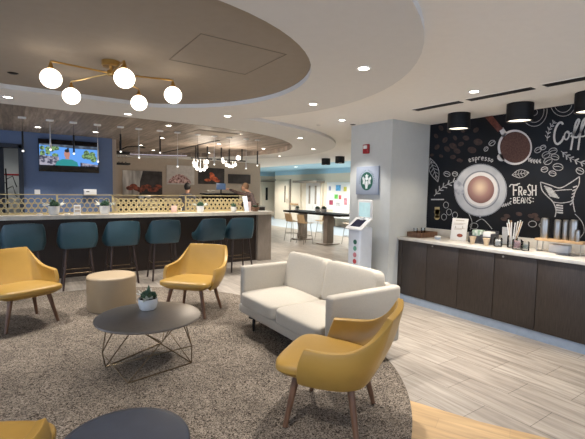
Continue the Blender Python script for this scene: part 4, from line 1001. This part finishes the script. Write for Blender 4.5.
jar(4.88,2.325,.040,.11,'glass jar with green packets left of the wooden shelf',mat('olive_packet',(.25,.28,.18),.6,col2=(.5,.5,.42),scale=40),.05)
rnd = random.Random(9)
for i in range(16):
    a = rnd.uniform(0,6.28); t = rnd.uniform(.08,.42); b = Vector((5.02+.02*math.cos(a),2.55+.02*math.sin(a),CT+.015)); L = rnd.uniform(.27,.34)
    d = Vector((math.cos(a)*math.sin(t)*.7,math.sin(a)*math.sin(t)*1.25,math.cos(t))).normalized()
    tag(MB().cyl(b,b+d*L,.0065,None,8).build('wrapped_straw','white' if i % 4 else 'oak'), 'wrapped straw or stirrer in the tall bundle on the coffee counter', 'straw', 'straws in the glass jar')
# wooden riser with tumblers
e = empty('riser_shelf', (5.06,2.03,CT+.001), 0, 'oak riser shelf on metal legs under the steel tumblers', 'shelf')
MB().box(-.09,.09,-.245,.245,.125,.150,.003).build('board','oak',e)
for y in (-.22,.22): MB().tube([(-.07,y,.004),(-.07,y,.12),(.07,y,.12),(.07,y,.004)],.006,8).tube([(-.07,y,.004),(.07,y,.004)],.006,8).build('leg','steel',e)
for i,(y,x,h,r) in enumerate(((2.20,5.04,.235,.043),(2.075,5.06,.225,.036),(2.00,5.08,.225,.033),(1.905,5.04,.235,.040),(1.85,5.0,.13,.022))):
    tag(MB().lathe([(0,0),(r*.85,0),(r*.9,.006),(r,.06),(r,h-.03),(r*.93,h-.01),(r*.8,h),(0,h)],(x,y,CT+.151),24).build('steel_tumbler','steel'), f'brushed steel tumbler on the oak riser, {ORD[i]} from the left', 'tumbler', 'steel tumblers on the riser shelf')
e = empty('napkin_holder', (5.12,2.06,CT), 0, 'clear box of lids under the oak riser shelf', 'box')
MB().box(-.05,.05,-.10,.10,0,.09,.006).build('box','white',e)

# ---------------------------------------------------------------- on the column
e = empty('logo_sign', (4.47,4.49,1.77), R(-90), 'square pale sign with a round green emblem on the grey column', 'sign')
MB().box(-.235,.235,-.035,-.001,-.215,.215,.004).build('board',mat('pale_blue_grey_board',(.30,.34,.42),.6,var=.02),e)
mb = MB(); yy = -.0362
mb.poly([(.13*math.cos(2*PI*k/48),yy,-.01+.14*math.sin(2*PI*k/48)) for k in range(48)]); eb = mb.build('green_roundel',mat('dark_green_print',(.012,.085,.06),.5),e)
mb = MB(); yy = -.0372
mb.poly([(-.03,yy,.06),(-.034,yy,.085),(-.018,yy,.075),(0,yy,.105),(.018,yy,.075),(.034,yy,.085),(.03,yy,.06)])
disc(mb,0,.03,.028,.032,yy); 
mb.poly([(-.022,yy,-.01),(.022,yy,-.01),(.03,yy,-.07),(.018,yy,-.125),(-.018,yy,-.125),(-.03,yy,-.07)])
for s in (-1,1):
    for k in range(4):
        o = .034+.012*k
        mb.poly([(s*o,yy,.045-.012*k),(s*(o+.006),yy,.045-.012*k),(s*(o+.016),yy,-.03-.01*k),(s*(o+.006),yy,-.075+.008*k),(s*(o),yy,-.03)])
    mb.poly([(s*.05,yy,.03),(s*.075,yy,.065),(s*.095,yy,.04),(s*.085,yy,.01),(s*.07,yy,-.02)])
mb.build('emblem_figure',mat('white_print',(.62,.65,.66),.5),e)
mb = MB()
for k in range(19):
    if k in (9,): continue
    a = R(-100+200*k/18); c = Vector((.155*math.sin(a),-.0362,-.01+.165*math.cos(a)))
    mb.box(-.0055,.0055,-.0004,.0004,-.010,.010,0,2,Matrix.Translation(c)@Matrix.Rotation(a,4,'Y'))
mb.build('ring_lettering',mat('grey_green_print',(.10,.17,.17),.5),e)
e = empty('fire_alarm', (4.47,4.53,2.25), R(-90), 'red fire alarm strobe high on the grey column', 'fire alarm')
MB().box(-.055,.055,-.05,-.001,-.07,.07,.01).build('casing','red',e); MB().box(-.02,.045,-.07,-.05,.0,.05,.006).build('strobe_lens','white',e)
MB().lathe([(0,0),(.03,0),(.03,.006),(0,.008)],(0,0,0),18,Matrix.Translation((-.01,-.05,-.035))@Matrix.Rotation(R(90),4,'X')).build('sounder','red',e)
e = empty('light_switch', (4.60,YC-.002,1.25), 0, 'x','switch') if False else None

# kiosk
k = empty('kiosk', (4.20,4.36,.02), R(-90), 'white self service kiosk with a tilted screen in front of the column', 'kiosk')
MB().box(-.24,.24,-.20,.20,0,.03,.01).build('base','alu',k)
MB().box(-.13,.13,-.12,.14,.03,1.06,.03,4).build('pedestal',mat('silver_white_paint',(.62,.66,.72),.35,var=.02),k)
t = Matrix.Translation((0,-.06,1.10))@Matrix.Rotation(R(-58),4,'X')
tp = MB().box(-.17,.17,-.012,.012,-.13,.15,.010,3,Matrix.Translation((0,-.04,1.10))@Matrix.Rotation(R(-55),4,'X')).build('tilted_panel','white',k)
MB().box(-.10,.10,-.015,-.0125,-.07,.10,0,2,Matrix.Translation((0,-.04,1.10))@Matrix.Rotation(R(-55),4,'X')).build('card_screen',mat('navy_screen',(.008,.012,.04),.15),tp)
up = MB().box(-.15,.15,.08,.11,1.16,1.46,.015,3).build('upper_panel','white',k)
MB().box(-.115,.115,.0765,.0795,1.21,1.42).build('screen',mat('pale_teal_screen',(.3,.4,.42),.2,emit=(.42,.62,.62),estr=.5,var=.1),up)
mb = MB().box(-.04,.04,.02,.10,1.03,1.2,.01).build('neck','white',k)
for i,c in enumerate(((.02,.13,.09),(.12,.34,.25),(.50,.20,.24),(.42,.05,.06),(.5,.30,.1))):
    mb = MB().lathe([(0,0),(.036,0),(.036,.003),(0,.003)],(0,0,0),20,Matrix.Translation((.03,-.1205,.845-.095*i))@Matrix.Rotation(R(90),4,'X')).build('round_sticker',mat(('dark_green','mint','rose','red','orange')[i]+'_sticker',c,.5),k)

# ---------------------------------------------------------------- pub table and its stools
pt = empty('pub_table', (7.78,10.05,0), 0, 'long black topped pub table on two pedestals beyond the bar end', 'table')
MB().box(-.40,.40,-1.55,1.30,.885,.94,.01).build('tabletop','black',pt)
for y in (-.62,.72):
    l = MB().box(-.13,.13,y-.09,y+.09,.03,.885,.006).build('leg','endp',pt)
    MB().box(-.30,.30,y-.20,y+.20,0,.03,.008).build('foot_plate','endp',l)
def cafe_stool():
    e = empty('cafe_stool', (0,0,0), 0, 'x', 'stool', 'plywood stools at the pub table')
    rows = []
    for i in range(9):
        t = i/8
        if t < .5: y = .17-.34*(t/.5)*.9; z = .62+.0*t
        else: u = (t-.5)/.5; y = -.136-.06*u; z = .62+.26*u
        if .38 < t < .62: y += -.0; z += .01
        rows.append([(x*(.19 if t < .8 else .18), y+(.02*x*x), z+(.02*x*x if t < .5 else 0)) for x in (-1,-.6,-.2,.2,.6,1)])
    o = MB().grid(rows).build('seat','ply',e,70); solidify(o,.016,0,.004)
    for sx in (-1,1):
        for sy in (-1,1): MB().cyl((sx*.13,sy*.11,.61),(sx*.19,sy*.18,0),.009,.009,8).build('leg','steel',e)
    MB().tube([(-.165,-.155,.25),(.165,-.155,.25),(.165,.155,.25),(-.165,.155,.25)],.007,6,True).build('footrest','steel',e)
    return e
cs = cafe_stool(); cs.location = (7.22,10.55,0); cs.rotation_euler = (0,0,R(-90)); cs['label'] = 'plywood stool with thin metal legs at the far left corner of the pub table'
dup(cs,(7.20,9.85,0),R(-90),'plywood stool on the near side of the pub table between its pedestals')
dup(cs,(8.30,10.35,0),R(90),'plywood stool on the far side of the pub table, between the pedestals')
dup(cs,(8.33,9.05,0),R(90),'plywood stool on the far side of the pub table, nearest the column')
for i,(x,y) in enumerate(((7.75,11.05),(7.80,10.0),(7.80,9.70))):
    potted('potted_plant', (x,y,.94), (.9,1.1,1.2)[i], ('small potted plant at the left end of the pub table','potted plant in the middle of the pub table, left of a pair','potted plant in the middle of the pub table, right of a pair')[i], 'plants on the pub table', seed=30+i, pale=False)
# notice board in the hallway
nb = empty('wall_mounted_notice_board', (12.2,14.1,1.35), R(-90), 'white hallway notice board covered in colourful papers', 'notice board')
MB().box(-.85,.85,-.03,-.002,-.62,.66,.006).build('board','white',nb)
for i,(x,z,w_,h_,c) in enumerate(((-.62,.38,.16,.2,(.25,.28,.42)),(-.02,.40,.34,.26,(.10,.35,.62)),(.45,.35,.2,.2,(.6,.55,.1)),(-.15,-.0,.24,.2,(.15,.55,.10)),(-.5,-.28,.26,.22,(.35,.05,.10)),(.12,-.02,.16,.18,(.50,.10,.12)),(.0,-.35,.3,.16,(.5,.5,.52)),(.5,-.2,.2,.3,(.6,.25,.3)))):
    MB().box(x-w_/2,x+w_/2,-.036-.001*i,-.0305,z-h_/2,z+h_/2).build('paper',mat('paper_%s'%('indigo','azure','yellow','lime','crimson','scarlet','grey','pink')[i],c,.7,var=.3,scale=8),nb)
e = empty('bench', (11.85,13.2,0), 0, 'white bench against the hallway wall behind the pub table', 'bench')
MB().box(-.3,.3,-1.4,1.2,.42,.48,.01).build('seat','white',e)
MB().box(.26,.3,-1.4,1.2,.48,.75,.01).build('backrest','white',e)
for y in (-1.2,1.0): MB().box(-.26,.26,y,y+.05,0,.42).build('leg','steel',e)
# sprinklers and small ceiling fittings
for i,(px_,py_,z,t) in enumerate(((319,125,HC,'in the main ceiling left of the fire alarm column'),(353,124.5,HC,'black, right above the column edge'),(13,73,HC-.004,'in the taupe ceiling disc at the left edge'))):
    p = at(px_,py_,z)
    tag(MB().lathe([(0,-.008),(.03,-.008),(.045,-.001),(0,-.001)],(p.x,p.y,z),20).build('ceiling_cover',('ring','black','black')[i]), 'small round flush ceiling cover '+t, 'sprinkler cover')

# ---------------------------------------------------------------- colour management
vs = SC.view_settings
vs.view_transform = 'Standard'; vs.look = 'None'; vs.gamma = 1; vs.exposure = .6; vs.use_curve_mapping = False
SC.cycles.use_denoising = True
SC.cycles.max_bounces = 8; SC.cycles.diffuse_bounces = 5; SC.cycles.sample_clamp_indirect = 4
